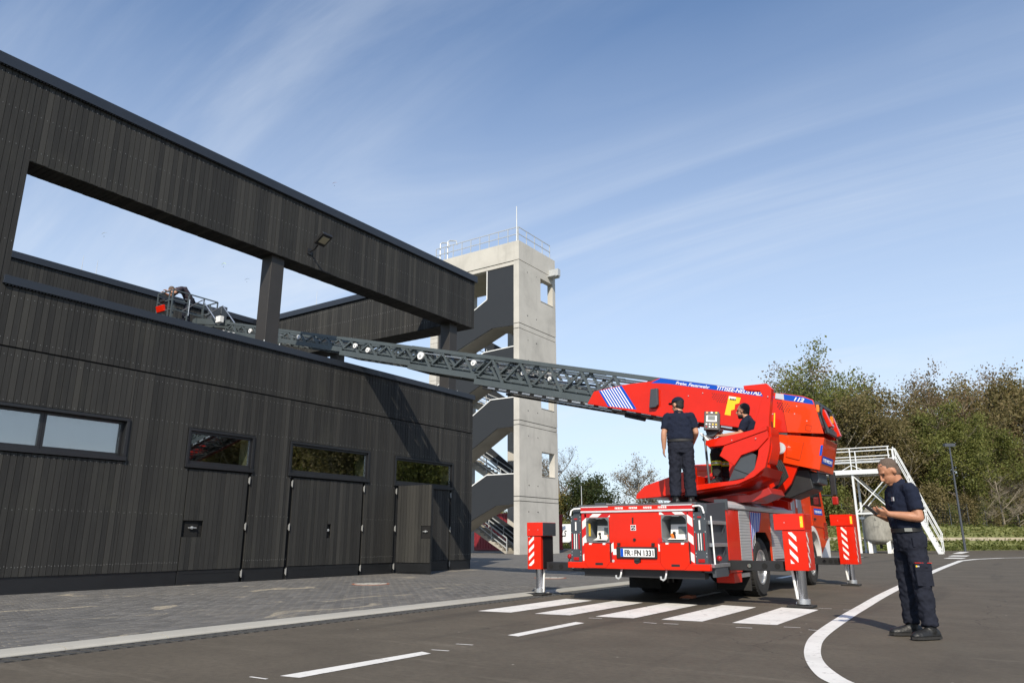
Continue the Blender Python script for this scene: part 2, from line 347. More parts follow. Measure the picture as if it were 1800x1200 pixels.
# ------------------------------------------------------------------ builders
W = {}                                           # world position of every object's origin
class B:
    """Collects solids in world metres; build() links them as one mesh object."""
    def __init__(s): s.v, s.f, s.s = [], [], []
    def add(s, v, f, smooth=False):
        o = len(s.v); s.v += [tuple(p) for p in v]; s.f += [tuple(i + o for i in q) for q in f]; s.s += [smooth] * len(f); return s
    def box(s, x0, x1, y0, y1, z0, z1):
        return s.add([(x0, y0, z0), (x1, y0, z0), (x1, y1, z0), (x0, y1, z0), (x0, y0, z1), (x1, y0, z1), (x1, y1, z1), (x0, y1, z1)],
                     [(3, 2, 1, 0), (4, 5, 6, 7), (0, 1, 5, 4), (1, 2, 6, 5), (2, 3, 7, 6), (3, 0, 4, 7)])
    def obox(s, c, a, b, d):
        c, a, b, d = V(c), V(a), V(b), V(d)
        return s.add([c - a - b - d, c + a - b - d, c + a + b - d, c - a + b - d, c - a - b + d, c + a - b + d, c + a + b + d, c - a + b + d],
                     [(3, 2, 1, 0), (4, 5, 6, 7), (0, 1, 5, 4), (1, 2, 6, 5), (2, 3, 7, 6), (3, 0, 4, 7)])
    def bar(s, p, q, w, h, up=(0, 0, 1)):
        p, q = V(p), V(q); d = (q - p); L = d.length
        if L < 1e-6: return s
        d /= L; u = V(up)
        if abs(d.dot(u)) > 0.98: u = V((1, 0, 0))
        a = d.cross(u).normalized(); u = a.cross(d)
        return s.obox((p + q) / 2, d * L / 2, a * w / 2, u * h / 2)
    def prism(s, pts, vec):
        """planar outline pushed along vec"""
        pts = [V(p) for p in pts]; vec = V(vec); n = len(pts)
        return s.add(pts + [p + vec for p in pts], [tuple(range(n))[::-1], tuple(range(n, 2 * n))] + [(i, (i + 1) % n, n + (i + 1) % n, n + i) for i in range(n)])
    def xz(s, pts, y0, y1): return s.prism([(a, y0, b) for a, b in pts], (0, y1 - y0, 0))
    def yz(s, pts, x0, x1): return s.prism([(x0, a, b) for a, b in pts], (x1 - x0, 0, 0))
    def xy(s, pts, z0, z1): return s.prism([(a, b, z0) for a, b in pts], (0, 0, z1 - z0))
    def sheet(s, pts, z): return s.add([(a, b, z) for a, b in pts], [tuple(range(len(pts)))])
    def path(s, pts, r, n=8, caps=True):
        pts = [V(p) for p in pts]; rr = r if isinstance(r, (list, tuple)) else [r] * len(pts); rings = []
        ref = None
        for i, p in enumerate(pts):
            d = (pts[min(i + 1, len(pts) - 1)] - pts[max(i - 1, 0)])
            d = d.normalized() if d.length > 1e-9 else V((0, 0, 1))
            if ref is None: ref = V((0, 0, 1)) if abs(d.z) < 0.9 else V((1, 0, 0))
            a = d.cross(ref).normalized(); b_ = a.cross(d).normalized(); ref = b_
            rings.append([p + (a * math.cos(6.28318 * k / n) + b_ * math.sin(6.28318 * k / n)) * rr[i] for k in range(n)])
        return s.loft(rings, caps)
    def tube(s, p, q, r, r2=None, n=10): return s.path([p, q], [r, r if r2 is None else r2], n)
    def loft(s, rings, caps=True, smooth=True):
        n = len(rings[0]); v = [p for r in rings for p in r]; f = []
        for i in range(len(rings) - 1):
            for k in range(n):
                f.append((i * n + k, i * n + (k + 1) % n, (i + 1) * n + (k + 1) % n, (i + 1) * n + k))
        s.add(v, f, smooth)
        if caps:
            o = len(s.v) - len(v)
            s.f += [tuple(range(o, o + n))[::-1], tuple(range(len(s.v) - n, len(s.v)))]; s.s += [False, False]
        return s
    def ball(s, c, r, n=14, m=9, axes=None):
        r = (r, r, r) if isinstance(r, (int, float)) else r
        ax = axes or (V((1, 0, 0)), V((0, 1, 0)), V((0, 0, 1))); c = V(c)
        rings = []
        for i in range(m + 1):
            t = math.pi * (0.02 + 0.96 * i / m)
            rings.append([c + ax[0] * (r[0] * math.sin(t) * math.cos(6.28318 * k / n)) + ax[1] * (r[1] * math.sin(t) * math.sin(6.28318 * k / n)) - ax[2] * (r[2] * math.cos(t)) for k in range(n)])
        return s.loft(rings)
    def build(s, name, mat, parent=None, bevel=0.0, auto=True):
        o0 = W[parent.name] if parent else V((0, 0, 0))
        me = bpy.data.meshes.new(name)
        me.from_pydata([(p[0] - o0.x, p[1] - o0.y, p[2] - o0.z) for p in s.v], [], s.f)
        bm = bmesh.new(); bm.from_mesh(me); bmesh.ops.recalc_face_normals(bm, faces=bm.faces); bm.to_mesh(me); bm.free()
        me.polygons.foreach_set('use_smooth', [True] * len(me.polygons) if (bevel or any(s.s)) else s.s)
        if any(s.s) and not bevel: me.set_sharp_from_angle(angle=rad(38))
        me.materials.append(M[mat])
        o = bpy.data.objects.new(name, me); C.objects.link(o)
        if parent: o.parent = parent
        W[o.name] = o0.copy()
        if bevel:
            bv = o.modifiers.new('bevel', 'BEVEL'); bv.width = bevel; bv.segments = 2; bv.limit_method = 'ANGLE'; bv.angle_limit = rad(35); bv.harden_normals = True
        return o
def tag(o, label=None, cat=None, group=None, kind=None):
    if label: o['label'] = label
    if cat: o['category'] = cat
    if group: o['group'] = group
    if kind: o['kind'] = kind
    return o
def thing(name, label, cat, loc=(0, 0, 0), group=None):
    o = bpy.data.objects.new(name, None); C.objects.link(o); o.empty_display_size = 0.3
    o.location = loc; W[o.name] = V(loc)
    return tag(o, label, cat, group)
def structure(o): return tag(o, kind='structure')
def stuff(o): return tag(o, kind='stuff')
UNIT = {}
def piece(name, mat, parent, c, a, b, d):
    """a box piece sharing one unit mesh: centre and three half-extent vectors"""
    me = UNIT.get(mat)
    if me is None:
        me = bpy.data.meshes.new('piece_' + mat)
        q = B().box(-1, 1, -1, 1, -1, 1); me.from_pydata(q.v, [], q.f); me.materials.append(M[mat]); UNIT[mat] = me
    o = bpy.data.objects.new(name, me); C.objects.link(o); o.parent = parent
    c = V(c) - W[parent.name]; a, b, d = V(a), V(b), V(d)
    o.matrix_local = Matrix(((a.x, b.x, d.x, c.x), (a.y, b.y, d.y, c.y), (a.z, b.z, d.z, c.z), (0, 0, 0, 1)))
    W[o.name] = V(c) + W[parent.name]
    return o
def strut(name, mat, parent, p, q, w, h, up=(0, 0, 1)):
    p, q = V(p), V(q); d = q - p; L = d.length; d /= L; u = V(up)
    if abs(d.dot(u)) > 0.98: u = V((1, 0, 0))
    a = d.cross(u).normalized(); u = a.cross(d)
    return piece(name, mat, parent, (p + q) / 2, d * L / 2, a * w / 2, u * h / 2)
def text(body, size, origin, right, up, mat, parent, name='lettering', shear=0.0, align='LEFT', offset=0.0, spacing=1.0, width=None, thick=0.0015):
    cu = bpy.data.curves.new(name, 'FONT'); cu.body = body; cu.size = size; cu.shear = shear; cu.align_x = align; cu.align_y = 'BOTTOM_BASELINE'
    cu.offset = offset; cu.space_character = spacing; cu.extrude = thick; cu.resolution_u = 3
    cu.materials.append(M[mat])
    tmp = bpy.data.objects.new('tmp', cu); me = bpy.data.meshes.new_from_object(tmp); bpy.data.objects.remove(tmp); bpy.data.curves.remove(cu)
    r, u = V(right).normalized(), V(up).normalized(); n = r.cross(u).normalized(); u = n.cross(r)
    dim = max(v.co.x for v in me.vertices)
    sx = width / dim if width else 1.0
    me.materials.clear(); me.materials.append(M[mat])
    o = bpy.data.objects.new(name, me); C.objects.link(o); o.parent = parent
    c = V(origin) - W[parent.name]
    o.matrix_local = Matrix(((r.x * sx, u.x, n.x, c.x), (r.y * sx, u.y, n.y, c.y), (r.z * sx, u.z, n.z, c.z), (0, 0, 0, 1)))
    W[o.name] = V(origin)
    return o
def clip(poly, region):
    """Sutherland-Hodgman: poly clipped to the convex region (2D)"""
    A = sum(region[i][0] * region[(i + 1) % len(region)][1] - region[(i + 1) % len(region)][0] * region[i][1] for i in range(len(region)))
    if A < 0: region = region[::-1]
    out = list(poly)
    for i in range(len(region)):
        (ax, ay), (bx, by) = region[i], region[(i + 1) % len(region)]
        inp, out = out, []
        side = lambda p: (bx - ax) * (p[1] - ay) - (by - ay) * (p[0] - ax)
        for k in range(len(inp)):
            p, q = inp[k], inp[(k + 1) % len(inp)]; sp, sq = side(p), side(q)
            if sp >= 0: out.append(p)
            if sp * sq < 0:
                t = sp / (sp - sq); out.append((p[0] + (q[0] - p[0]) * t, p[1] + (q[1] - p[1]) * t))
        if not out: return []
    return out
def stripes(region, ang, pitch, wid, phase=0.0):
    """parallel strips at angle ang clipped to a convex region"""
    c, s = math.cos(ang), math.sin(ang); res = []
    tt = [p[0] * -s + p[1] * c for p in region]
    k = math.floor((min(tt) - phase) / pitch)
    while k * pitch + phase < max(tt):
        t0 = k * pitch + phase; t1 = t0 + wid
        st = [(-s * t - 0 + c * u, c * t + s * u) for t, u in ((t0, -99), (t0, 99), (t1, 99), (t1, -99))]
        q = clip(st, region)
        if len(q) > 2: res.append(q)
        k += 1
    return res
RND = random.Random(11)

# ------------------------------------------------------------------ the ground
gnd = structure(B().sheet([(-900, -300), (900, -300), (900, 1500), (-900, 1500)], -0.06).build('ground', 'grass_soil'))
yard = structure(B().sheet([(-7.16, -30), (45, -30), (45, 96), (6, 85.5), (-0.4, 79.3), (-5.6, 70.2), (-13.4, 65.3), (-60, 64), (-60, 45), (-8.3, 45), (-7.16, 45)], 0.0).build('asphalt_yard', 'asphalt'))
sand_bed = structure(B().sheet([(-15.1, 1.0), (-7.80, 1.0), (-7.80, 14.0), (-15.1, 14.0)], 0.0255).build('paving_bed', 'joint_sand'))
pave = structure(B().sheet([(-70, 14.0), (-7.80, 14.0), (-7.80, 45), (-70, 45)], 0.030).build('pavement', 'paver_far'))
# laid blocks: the ones nearest the camera one by one, the rest joined
blk = []
y = 1.02; row = 0
x = -7.81
while x > -15.02:
    y = 1.0 + (0.1 if row % 2 else 0.0)
    while y < 13.99:
        y1 = min(y + 0.2, 14.0)
        blk.append((x - 0.1, x, y, y1)); y += 0.2
    x -= 0.1; row += 1
def on_screen(x, y, z):
    """picture share of a metre at this point, 0 outside the frame (only used to pick the 300 largest pieces)"""
    d = V((x, y, z - 1.0)); a = d.dot(V((-0.5430, 0.7990, 0.2589)))
    if a < 0.5: return 0
    px = 1287 * d.dot(V((0.8271, 0.5621, 0))) / a; py = 1287 * d.dot(V((0.1456, -0.2141, 0.9659))) / a
    return 1 / (a * a) if abs(px) < 910 and abs(py) < 610 else 0
blk.sort(key=lambda q: -on_screen(q[0], q[2], 0.03) * (1 + 0.001 * RND.random()))
rest = B()
for k, (x0, x1, y0, y1) in enumerate(blk):
    j = 0.0085; z = 0.030 + 0.001 + RND.uniform(-0.0018, 0.0018)
    if k < 300:
        piece('paver', 'paver', pave, ((x0 + x1) / 2, (y0 + y1) / 2, z - 0.02), ((x1 - x0) / 2 - j * 0.4, 0, 0), (0, (y1 - y0) / 2 - j, 0), (0, 0, 0.02))
    else:
        a, b_, c_, d_ = x0 + j * .4, x1 - j * .4, y0 + j, y1 - j
        e = 0.004
        rest.add([(a, c_, 0.01), (b_, c_, 0.01), (b_, d_, 0.01), (a, d_, 0.01), (a + e, c_ + e, z), (b_ - e, c_ + e, z), (b_ - e, d_ - e, z), (a + e, d_ - e, z)],
                 [(4, 5, 6, 7), (0, 1, 5, 4), (1, 2, 6, 5), (2, 3, 7, 6), (3, 0, 4, 7)])
stuff(rest.build('paver', 'paver', pave))
# kerb stones and slotted drain along the road edge
kerb = structure(B().box(-7.81, -7.48, -12, 45, -0.05, 0.004).build('kerb', 'concrete_kerb'))
prof = [(-7.80, -0.04), (-7.80, 0.034), (-7.62, 0.032), (-7.53, 0.024), (-7.485, 0.010), (-7.475, -0.04)]
km = bpy.data.meshes.new('kerb_stone'); q = B().prism([(a, 0.003, b_) for a, b_ in prof], (0, 0.988, 0)); km.from_pydata(q.v, [], q.f); km.materials.append(M['concrete_kerb'])
for k in range(36):
    o = bpy.data.objects.new('kerb_stone', km); C.objects.link(o); o.parent = kerb; o.location = (RND.uniform(-.002, .002), -1.3 + k + 0.0, RND.uniform(-.001, .001))
drain = structure(B().box(-7.475, -7.165, -12, 45, -0.08, -0.012).build('drain_channel', 'dark_lining'))
d1, d2 = B(), B()
for xx in (-7.468,): d1.box(xx, xx + 0.026, -1.5, 24, -0.03, 0.003)
d1.build('drain_frame', 'drain_grey', drain)
gm = bpy.data.meshes.new('drain_bar'); q = B()
q.obox((-7.318, 0, -0.006), (0.112, 0.03, 0), (-0.006, 0.032, 0), (0, 0, 0.009)); gm.from_pydata(q.v, [], q.f); gm.materials.append(M['drain_grey'])
yy = [1.9 + 0.13 * k for k in range(170)]
for k in range(170):
    o = bpy.data.objects.new('drain_bar', gm); C.objects.link(o); o.parent = drain; o.location = (0, yy[k], 0)

# painted markings
def marking(name, polys, z=0.004):
    b_ = B()
    for p in polys: b_.sheet(p, z)
    return structure(b_.build(name, 'road_paint'))
for k in range(5):
    x0 = -6.60 + 0.865 * k; yn = 8.82 + 0.135 * k; yf = 11.30 + 0.10 * k
    marking('crosswalk_bar', [[(x0 + .02, yn), (x0 + 0.53, yn + 0.08), (x0 + 0.51, yf + 0.02), (x0 - 0.03, yf + 0.1)]])
marking('lane_dash', [[(-4.78, 3.94), (-4.60, 3.97), (-4.56, 5.42), (-4.70, 5.46)]])
marking('lane_dash', [[(-4.72, 6.86), (-4.57, 6.84), (-4.60, 8.33), (-4.745, 8.38)]])
marking('lane_dash', [[(-5.02, 12.5), (-4.88, 12.5), (-4.96, 14.4), (-5.1, 14.4)]])
marking('lane_dash', [[(-5.52, 20.2), (-5.36, 20.2), (-5.42, 23.2), (-5.58, 23.2)]])
tick = B()
for x, y, a in ((-4.67, 6.05, 0.3), (-4.75, 8.9, 0.2), (-3.7, 8.85, 0.25), (-3.95, 8.8, -0.2), (-2.85, 8.95, 0.35), (-2.4, 9.3, 0.3), (-2.25, 11.95, 0.5), (-2.6, 12.0, 0.3), (-2.1, 9.15, -0.4), (-4.62, 5.62, 0.3), (-4.85, 3.8, 0.1)):
    tick.sheet([(x - .09, y - .012 + a * -.05), (x + .09, y - .012 + a * .05), (x + .09, y + .016 + a * .05), (x - .09, y + .012 - a * .05)], 0.0035)
stuff(tick.build('paint_scrape', 'road_paint'))
cl = [(-0.9, 4.9), (-1.2, 5.75), (-1.45, 6.2), (-1.70, 6.92), (-1.90, 7.75), (-2.05, 8.73), (-2.17, 10.34), (-2.27, 12.44), (-2.45, 17.17), (-2.66, 28.8), (-2.75, 40)]
cr = [(-0.72, 4.95), (-1.02, 5.8), (-1.28, 6.25), (-1.54, 6.88), (-1.735, 7.66), (-1.88, 8.6), (-1.99, 10.2), (-2.09, 12.3), (-2.26, 17.1), (-2.46, 28.6), (-2.53, 40)]
def spline(p, n=6):
    out = []
    for i in range(len(p) - 1):
        a, b2, c, d = p[max(i - 1, 0)], p[i], p[i + 1], p[min(i + 2, len(p) - 1)]
        for k in range(n):
            t = k / n
            out.append(tuple(.5 * (2 * b2[j] + (c[j] - a[j]) * t + (2 * a[j] - 5 * b2[j] + 4 * c[j] - d[j]) * t * t + (3 * b2[j] - a[j] - 3 * c[j] + d[j]) * t ** 3) for j in (0, 1)))
    return out + [p[-1]]
cl, cr = spline(cl), spline(cr)
b_ = B()
for i in range(len(cl) - 1): b_.sheet([cl[i], cr[i], cr[i + 1], cl[i + 1]], 0.004)
for p, q in (((-2.64, 40), (-2.2, 43.5)), ((-2.2, 43.5), (-1.2, 46.8)), ((-1.2, 46.8), (0.6, 49.6)), ((0.6, 49.6), (6, 54)), ((6, 54), (20, 63))):
    d = (V((*q, 0)) - V((*p, 0))).normalized() * 0.13
    b_.sheet([(p[0] + d.y, p[1] - d.x), (q[0] + d.y, q[1] - d.x), (q[0] - d.y, q[1] + d.x), (p[0] - d.y, p[1] + d.x)], 0.004 + 0.0)
structure(b_.build('curved_road_line', 'road_paint'))
marking('give_way_tooth', [[(-3.65, 44.0), (-2.85, 44.0), (-2.75, 46.2), (-3.55, 46.2)]])
marking('give_way_tooth', [[(-3.85, 49.5), (-2.95, 49.5), (-2.95, 52.5), (-3.8, 52.5)]])
marking('lane_dash', [[(-4.25, 58), (-3.7, 58), (-3.7, 66), (-4.3, 66)]])
for (x, y), lb in (((-11.98, 12.15), 'pale round manhole cover in the paving before the double door'), ((-10.05, 16.5), 'pale round manhole cover in the paving behind the outrigger foot')):
    t = thing('manhole_cover', lb, 'manhole cover', (x, y, 0.03), 'manhole covers in the paving')
    B().tube((x, y, 0.01), (x, y, 0.0365), 0.41, n=32).build('ring', 'rust', t)
    B().tube((x, y, 0.01), (x, y, 0.0405), 0.355, n=32).build('lid', 'concrete_kerb', t)
    q = B()
    for k in range(6): q.tube((x + .22 * math.cos(k * 1.047), y + .22 * math.sin(k * 1.047), 0.03), (x + .22 * math.cos(k * 1.047), y + .22 * math.sin(k * 1.047), 0.0425), 0.025, n=8)
    stuff(q.build('vent_hole', 'dark_lining', t))
EDGE = [(-62, 64.2, 0), (-38, 64.7, 0), (-30, 64.9, .2), (-20, 65.2, 1), (-13.4, 65.5, 1), (-5.6, 70.4, 1), (-0.4, 79.5, 1), (6, 85.7, 1), (14, 88, 1), (45, 96.2, 1), (60, 100, 1), (90, 104, 1)]
def bank(x, y):
    """height of the grass bank at this place"""
    for (xa, ya, ka), (xb, yb, kb) in zip(EDGE, EDGE[1:]):
        if xa <= x <= xb:
            t = (x - xa) / (xb - xa); d = y - (ya + (yb - ya) * t); k = ka + (kb - ka) * t
            return k * max(-.015, min(2.1, (.05 * d if d < 3 else .15 + .26 * (d - 3)))) if d > 0 else 0
    return 0
b_ = B()
for (xa, ya, ka), (xb, yb, kb) in zip(EDGE, EDGE[1:]):
    for d0, d1 in ((0, 3), (3, 6.5), (6.5, 10.5), (10.5, 70)):
        hz_ = lambda x, y, d: (x, y + d, bank(x, y + d) if d else -.015)
        b_.add([hz_(xa, ya, d0), hz_(xb - 1e-6, yb, d0), hz_(xb - 1e-6, yb, d1), hz_(xa, ya, d1)], [(0, 1, 2, 3)])
verge = structure(b_.build('grass_verge', 'grass_soil'))
b_ = B()
pp = [(-16, 65.4), (-13.4, 65.5), (-9, 68.3), (-5.6, 70.4), (-3, 75), (-.4, 79.5), (6, 85.7), (14, 88)]
for (xa, ya), (xb, yb) in zip(pp, pp[1:]):
    b_.add([(xa, ya + 5.3, bank(xa, ya + 5.3) + .03), (xb, yb + 5.3, bank(xb, yb + 5.3) + .03), (xb, yb + 6.3, bank(xb, yb + 6.3) + .03), (xa, ya + 6.3, bank(xa, ya + 6.3) + .03)], [(0, 1, 2, 3)])
structure(b_.build('sandy_path', 'dry_path'))

# ------------------------------------------------------------------ training hall with charred board cladding
hall = thing('training_hall', 'dark training hall clad in charred vertical boards with a framed roof opening', 'building', (-15, 12, 0))
PITCH = 0.1135
planks = []                                        # (centre, half vectors, screen share)
def board_x(y0, y1, z0, z1, x=-15.0, keep=planks):   # board on a wall that faces +X
    g = 0.0042; dxp = RND.uniform(-0.0035, 0.0035)
    c = V((x - 0.011 + dxp, (y0 + y1) / 2, (z0 + z1) / 2))
    a = on_screen(*c) * (z1 - z0) * (y1 - y0)
    keep.append((c, V((0.011, 0, 0)), V((0, (y1 - y0) / 2 - g, 0)), V((0, 0, (z1 - z0) / 2)), a))
def board_y(x0, x1, z0, z1, y, keep=planks):         # board on a wall that faces -Y
    g = 0.0042; dy = RND.uniform(-0.0035, 0.0035)
    c = V(((x0 + x1) / 2, y + 0.011 + dy, (z0 + z1) / 2))
    keep.append((c, V(((x1 - x0) / 2 - g, 0, 0)), V((0, 0.011, 0)), V((0, 0, (z1 - z0) / 2)), on_screen(*c) * (z1 - z0) * (x1 - x0)))
WIN = [(2.0, 7.95, 2.60, 3.32), (9.40, 11.02, 2.58, 3.30), (12.20, 14.86, 2.58, 3.30), (16.02, 18.62, 2.55, 3.27)]
DOOR = [(9.44, 11.07, 0.0, 2.5), (12.23, 14.80, 0.0, 2.5), (16.04, 18.60, 0.0, 2.47)]
HOLES = [(a - .07, b_ + .07, c - .10, d + .07) for a, b_, c, d in WIN] + DOOR
def facade_cols(ya, yb, pitch): 
    ys = []; y = ya
    while y < yb - 1e-6: ys.append((y, min(y + pitch, yb))); y += pitch
    return ys
def cut(y0, y1, z0, z1):
    """pieces of a wall column left over round the openings"""
    brk = sorted({y0, y1} | {e for h in HOLES for e in h[:2] if y0 + .012 < e < y1 - .012})
    for a, b_ in zip(brk, brk[1:]):
        hs = sorted((h[2], h[3]) for h in HOLES if h[0] < (a + b_) / 2 < h[1])
        z = z0
        for c, d in hs:
            if c > z + .01: yield a, b_, z, min(c, z1)
            z = max(z, d)
        if z < z1 - .01: yield a, b_, z, z1
Y0, Y1 = 1.5, 19.70
for a, b_ in facade_cols(Y0, Y1, PITCH):
    for q in cut(a, b_, 0.33, 4.385): board_x(*q)
    if a > 5.25: board_x(a, b_, 4.42, 5.53); board_x(a, b_, 8.10, 9.79)
    else: board_x(a, b_, 4.42, 9.79)
for a, b_ in facade_cols(1.0, 18.8, PITCH): board_x(a, b_, 5.5, 9.79, -26.0)
xs = facade_cols(-26.0, -15.66, PITCH)
for a, b_ in xs: board_y(a, b_, 8.10 if a > -22.85 else 5.5, 9.79, 18.80)
planks.sort(key=lambda q: -q[4])
joined = B()
for k, (c, a, b_, d, s) in enumerate(planks):
    if k < 300: piece('plank', 'charred_wood', hall, c, a, b_, d)
    else: joined.obox(c, a, b_, d)
stuff(joined.build('plank', 'charred_wood', hall))
# carcass behind the boards
wl_ = B()
for a, b_ in zip(*(lambda e: (e, e[1:]))(sorted({Y0, 5.28, Y1} | {e for h in HOLES for e in h[:2] if e > Y0}))):
    for q in cut(a, b_, 0.0, 5.5): wl_.box(-15.33, -15.028, q[0], q[1], q[2], q[3])
wl_.build('wall', 'dark_lining', hall)
b_ = B(); b_.box(-15.65, -15.03, Y0, 5.278, 5.52, 9.8); b_.build('pillar', 'dark_lining', hall)
b_ = B(); b_.box(-15.65, -15.03, 5.28, 19.69, 8.115, 9.8); b_.build('front_beam', 'dark_lining', hall)
b_ = B(); b_.box(-25.6, -15.655, 18.83, 19.69, 8.115, 9.8); b_.build('side_beam', 'dark_lining', hall)
b_ = B(); b_.box(-26.4, -26.03, 1.0, 19.69, 0, 9.8); b_.box(-26.0, -22.86, 18.83, 19.69, 5.4, 8.11); b_.build('rear_wall', 'dark_lining', hall)
b_ = B(); b_.box(-26.4, -15.34, 1.0, 19.69, 5.40, 5.52); b_.build('roof', 'roof_black', hall)
b_ = B(); b_.box(-26.02, -15.04, 19.40, 19.69, 0, 5.39); b_.build('end_wall', 'dark_lining', hall); b_ = B().box(-26.02, -15.34, 1.0, 1.3, 0, 5.39); b_.build('end_wall', 'dark_lining', hall)
sl = B()
for a, c in facade_cols(5.30, 19.68, PITCH): sl.box(-15.645, -15.002, a + .004, c - .004, 8.088 + RND.uniform(-.003, .003), 8.114)
for a, c in xs:
    if a > -22.8: sl.box(a + .004, c - .004, 18.82, 19.68, 8.088 + RND.uniform(-.003, .003), 8.114)
stuff(sl.build('soffit_board', 'charred_wood', hall))
# copings
b_ = B(); b_.box(-15.55, -14.945, 5.285, 19.76, 5.555, 5.715); b_.build('roof_coping', 'coping_blue_black', hall, 0.006)
b_ = B(); b_.box(-15.72, -14.925, Y0, 19.78, 9.80, 10.03); b_.build('beam_coping', 'coping_blue_black', hall, 0.006)
b_ = B(); b_.box(-26.5, -15.725, 18.72, 19.78, 9.80, 10.03); b_.build('side_coping', 'coping_blue_black', hall, 0.006)
b_ = B(); b_.box(-26.5, -25.93, 1.0, 18.715, 9.80, 10.03); b_.build('rear_coping', 'coping_blue_black', hall, 0.006)
ven = B()
for k in range(int((19.7 - 1.6) / 0.06)):
    if 1.6 + k * .06 > 5.3: ven.box(-15.0, -14.962, 1.6 + k * .06, 1.632 + k * .06, 5.535, 5.553)
    ven.box(-15.0, -14.945, 1.6 + k * .06, 1.632 + k * .06, 9.782, 9.798)
stuff(ven.build('vent_strip', 'black_metal', hall))
for ya, yb in ((Y0, 9.44), (11.07, 12.23), (14.80, 16.04), (18.60, 19.66)): B().box(-15.30, -15.024, ya, yb, 0, 0.325).build('plinth', 'plinth_black', hall)
for x, y in ((-15.32, 11.39), (-15.40, 18.80)):
    b_ = B().box(x - .2, x + .2, y - .2, y + .2, 5.76, 8.087); col = b_.build('column', 'column_brown', hall, 0.008)
    b_ = B().box(x - .27, x + .27, y - .27, y + .27, 5.716, 5.735)
    for sx in (-1, 1):
        for sy in (-1, 1): b_.tube((x + .235 * sx, y + .235 * sy, 5.73), (x + .235 * sx, y + .235 * sy, 5.79), 0.014, n=6)
    b_.build('base_plate', 'galvanised', col)
b_ = B().box(-21.75, -21.35, 19.2, 19.6, 5.52, 8.087); b_.build('column', 'column_brown', hall, 0.008)
# screws
scr = B()
for a, b_ in facade_cols(Y0, Y1, PITCH):
    yc = (a + b_) / 2
    for z in (0.50, 1.50, 2.45, 3.43, 4.26, 4.55, 5.36, 8.32, 9.05, 9.68, 6.4, 7.3):
        if z > 5.5 and z < 8.1 and a > 5.25: continue
        if any(h[0] < yc < h[1] and h[2] < z < h[3] for h in HOLES): continue
        for dy in ((-.028, .028) if z < 1.0 else (0.0,)):
            yq = yc + dy + RND.uniform(-.006, .006); zq = z + RND.uniform(-.012, .012); r = 0.0075
            scr.add([(-14.9945, yq + r * math.cos(k * 1.2566), zq + r * math.sin(k * 1.2566)) for k in range(5)], [tuple(range(5))])
for a, b_ in xs:
    for z in (8.35, 9.05, 9.65): 
        if b_ < -15.7: scr.add([((a + b_) / 2 + r_, 18.794, z + s_) for r_, s_ in ((-.008, -.008), (.008, -.008), (.008, .008), (-.008, .008))], [(0, 1, 2, 3)])
stuff(scr.build('screw', 'screw_steel', hall))
# windows
def window(y0, y1, z0, z1, mull=(), out=0.0):
    f = B(); t = 0.05
    xd = -15.20 if not out else -15.09
    f.box(xd, -14.972, y0 - .06, y1 + .06, z1, z1 + .058); f.box(xd, -14.972, y0 - .06, y0, z0, z1 - .0005); f.box(xd, -14.972, y1, y1 + .06, z0, z1 - .0005)
    w = f.build('window', 'window_frame_black', hall, 0.004)
    B().box(-15.20, -14.955, y0 - .07, y1 + .07, z0 - .085, z0 - .002).build('sill', 'window_frame_black', w, 0.005)
    edges = [y0] + list(mull) + [y1]
    for a, c in zip(edges, edges[1:]):
        s = B(); xa, xb = -15.165 + out, -15.10 + out; s.box(xa, xb, a + .003, c - .003, z1 - t, z1 - .003).box(xa, xb, a + .003, c - .003, z0 + .003, z0 + t + .02).box(xa, xb, a + .003, a + t, z0 + t + .021, z1 - t - .001).box(xa, xb, c - t, c - .003, z0 + t + .021, z1 - t - .001)
        s.build('sash', 'window_frame_black', w)
        B().box(-15.142 + out, -15.136 + out, a + t + .001, c - t - .001, z0 + t + .022, z1 - t - .002).build('pane', 'window_glass', w)
    return w
window(*WIN[0], mull=(6.42,)); window(*WIN[1], out=.085); window(*WIN[2], out=.085); window(*WIN[3], out=.085)
for (y0, y1, z0, z1) in WIN:                       # what shows behind the panes
    ya, yb = y0 - .28, y1 + .5
    b_ = B().box(-16.9, -16.85, ya, yb, 1.5, 3.6).box(-16.85, -15.34, ya, ya + .04, 1.5, 3.6).box(-16.85, -15.34, yb - .04, yb, 1.5, 3.6).box(-16.85, -15.34, ya, yb, 3.6, 3.65).box(-16.85, -15.34, ya, yb, 1.45, 1.5)
    if y0 < 5: B().box(-15.30, -15.28, y0 - .06, y1 + .06, z0 - .08, z1 + .06).build('roller_blind', 'roller_blind', hall)
    b_.build('room', 'room_grey', hall)
    if y0 > 5: B().box(-15.46, -15.094, y1 + .004, y1 + .06, z0 - .02, z1 + .02).build('window_reveal', 'room_pale', hall)
# doors
def hinge(d, y, zs, x=-14.985):
    for z in zs:
        q = B().box(x - .01, x + .016, y - .018, y + .018, z - .06, z + .06); q.tube((x + .018, y, z - .085), (x + .018, y, z + .085), 0.012, n=8)
        q.build('hinge', 'screw_steel', d)
def leaf_boards(d, y0, y1, z0, z1, hole=None, fn=None):
    for a, c in facade_cols(y0, y1, (y1 - y0) / max(1, round((y1 - y0) / 0.1135))):
        segs = [(z0, z1)]
        if hole and a < hole[1] - .02 and c > hole[0] + .02: segs = [(z0, hole[2]), (hole[3], z1)]
        for e, f in segs:
            dxp = RND.uniform(-.003, .003); c0 = V((-14.997 - .011 + dxp, (a + c) / 2, (e + f) / 2))
            hv = (V((.011, 0, 0)), V((0, (c - a) / 2 - .0042, 0)), V((0, 0, (f - e) / 2)))
            if fn: c0, hv = fn(c0), tuple(fn(h, True) for h in hv)
            piece('plank', 'charred_wood', d, c0, *hv)
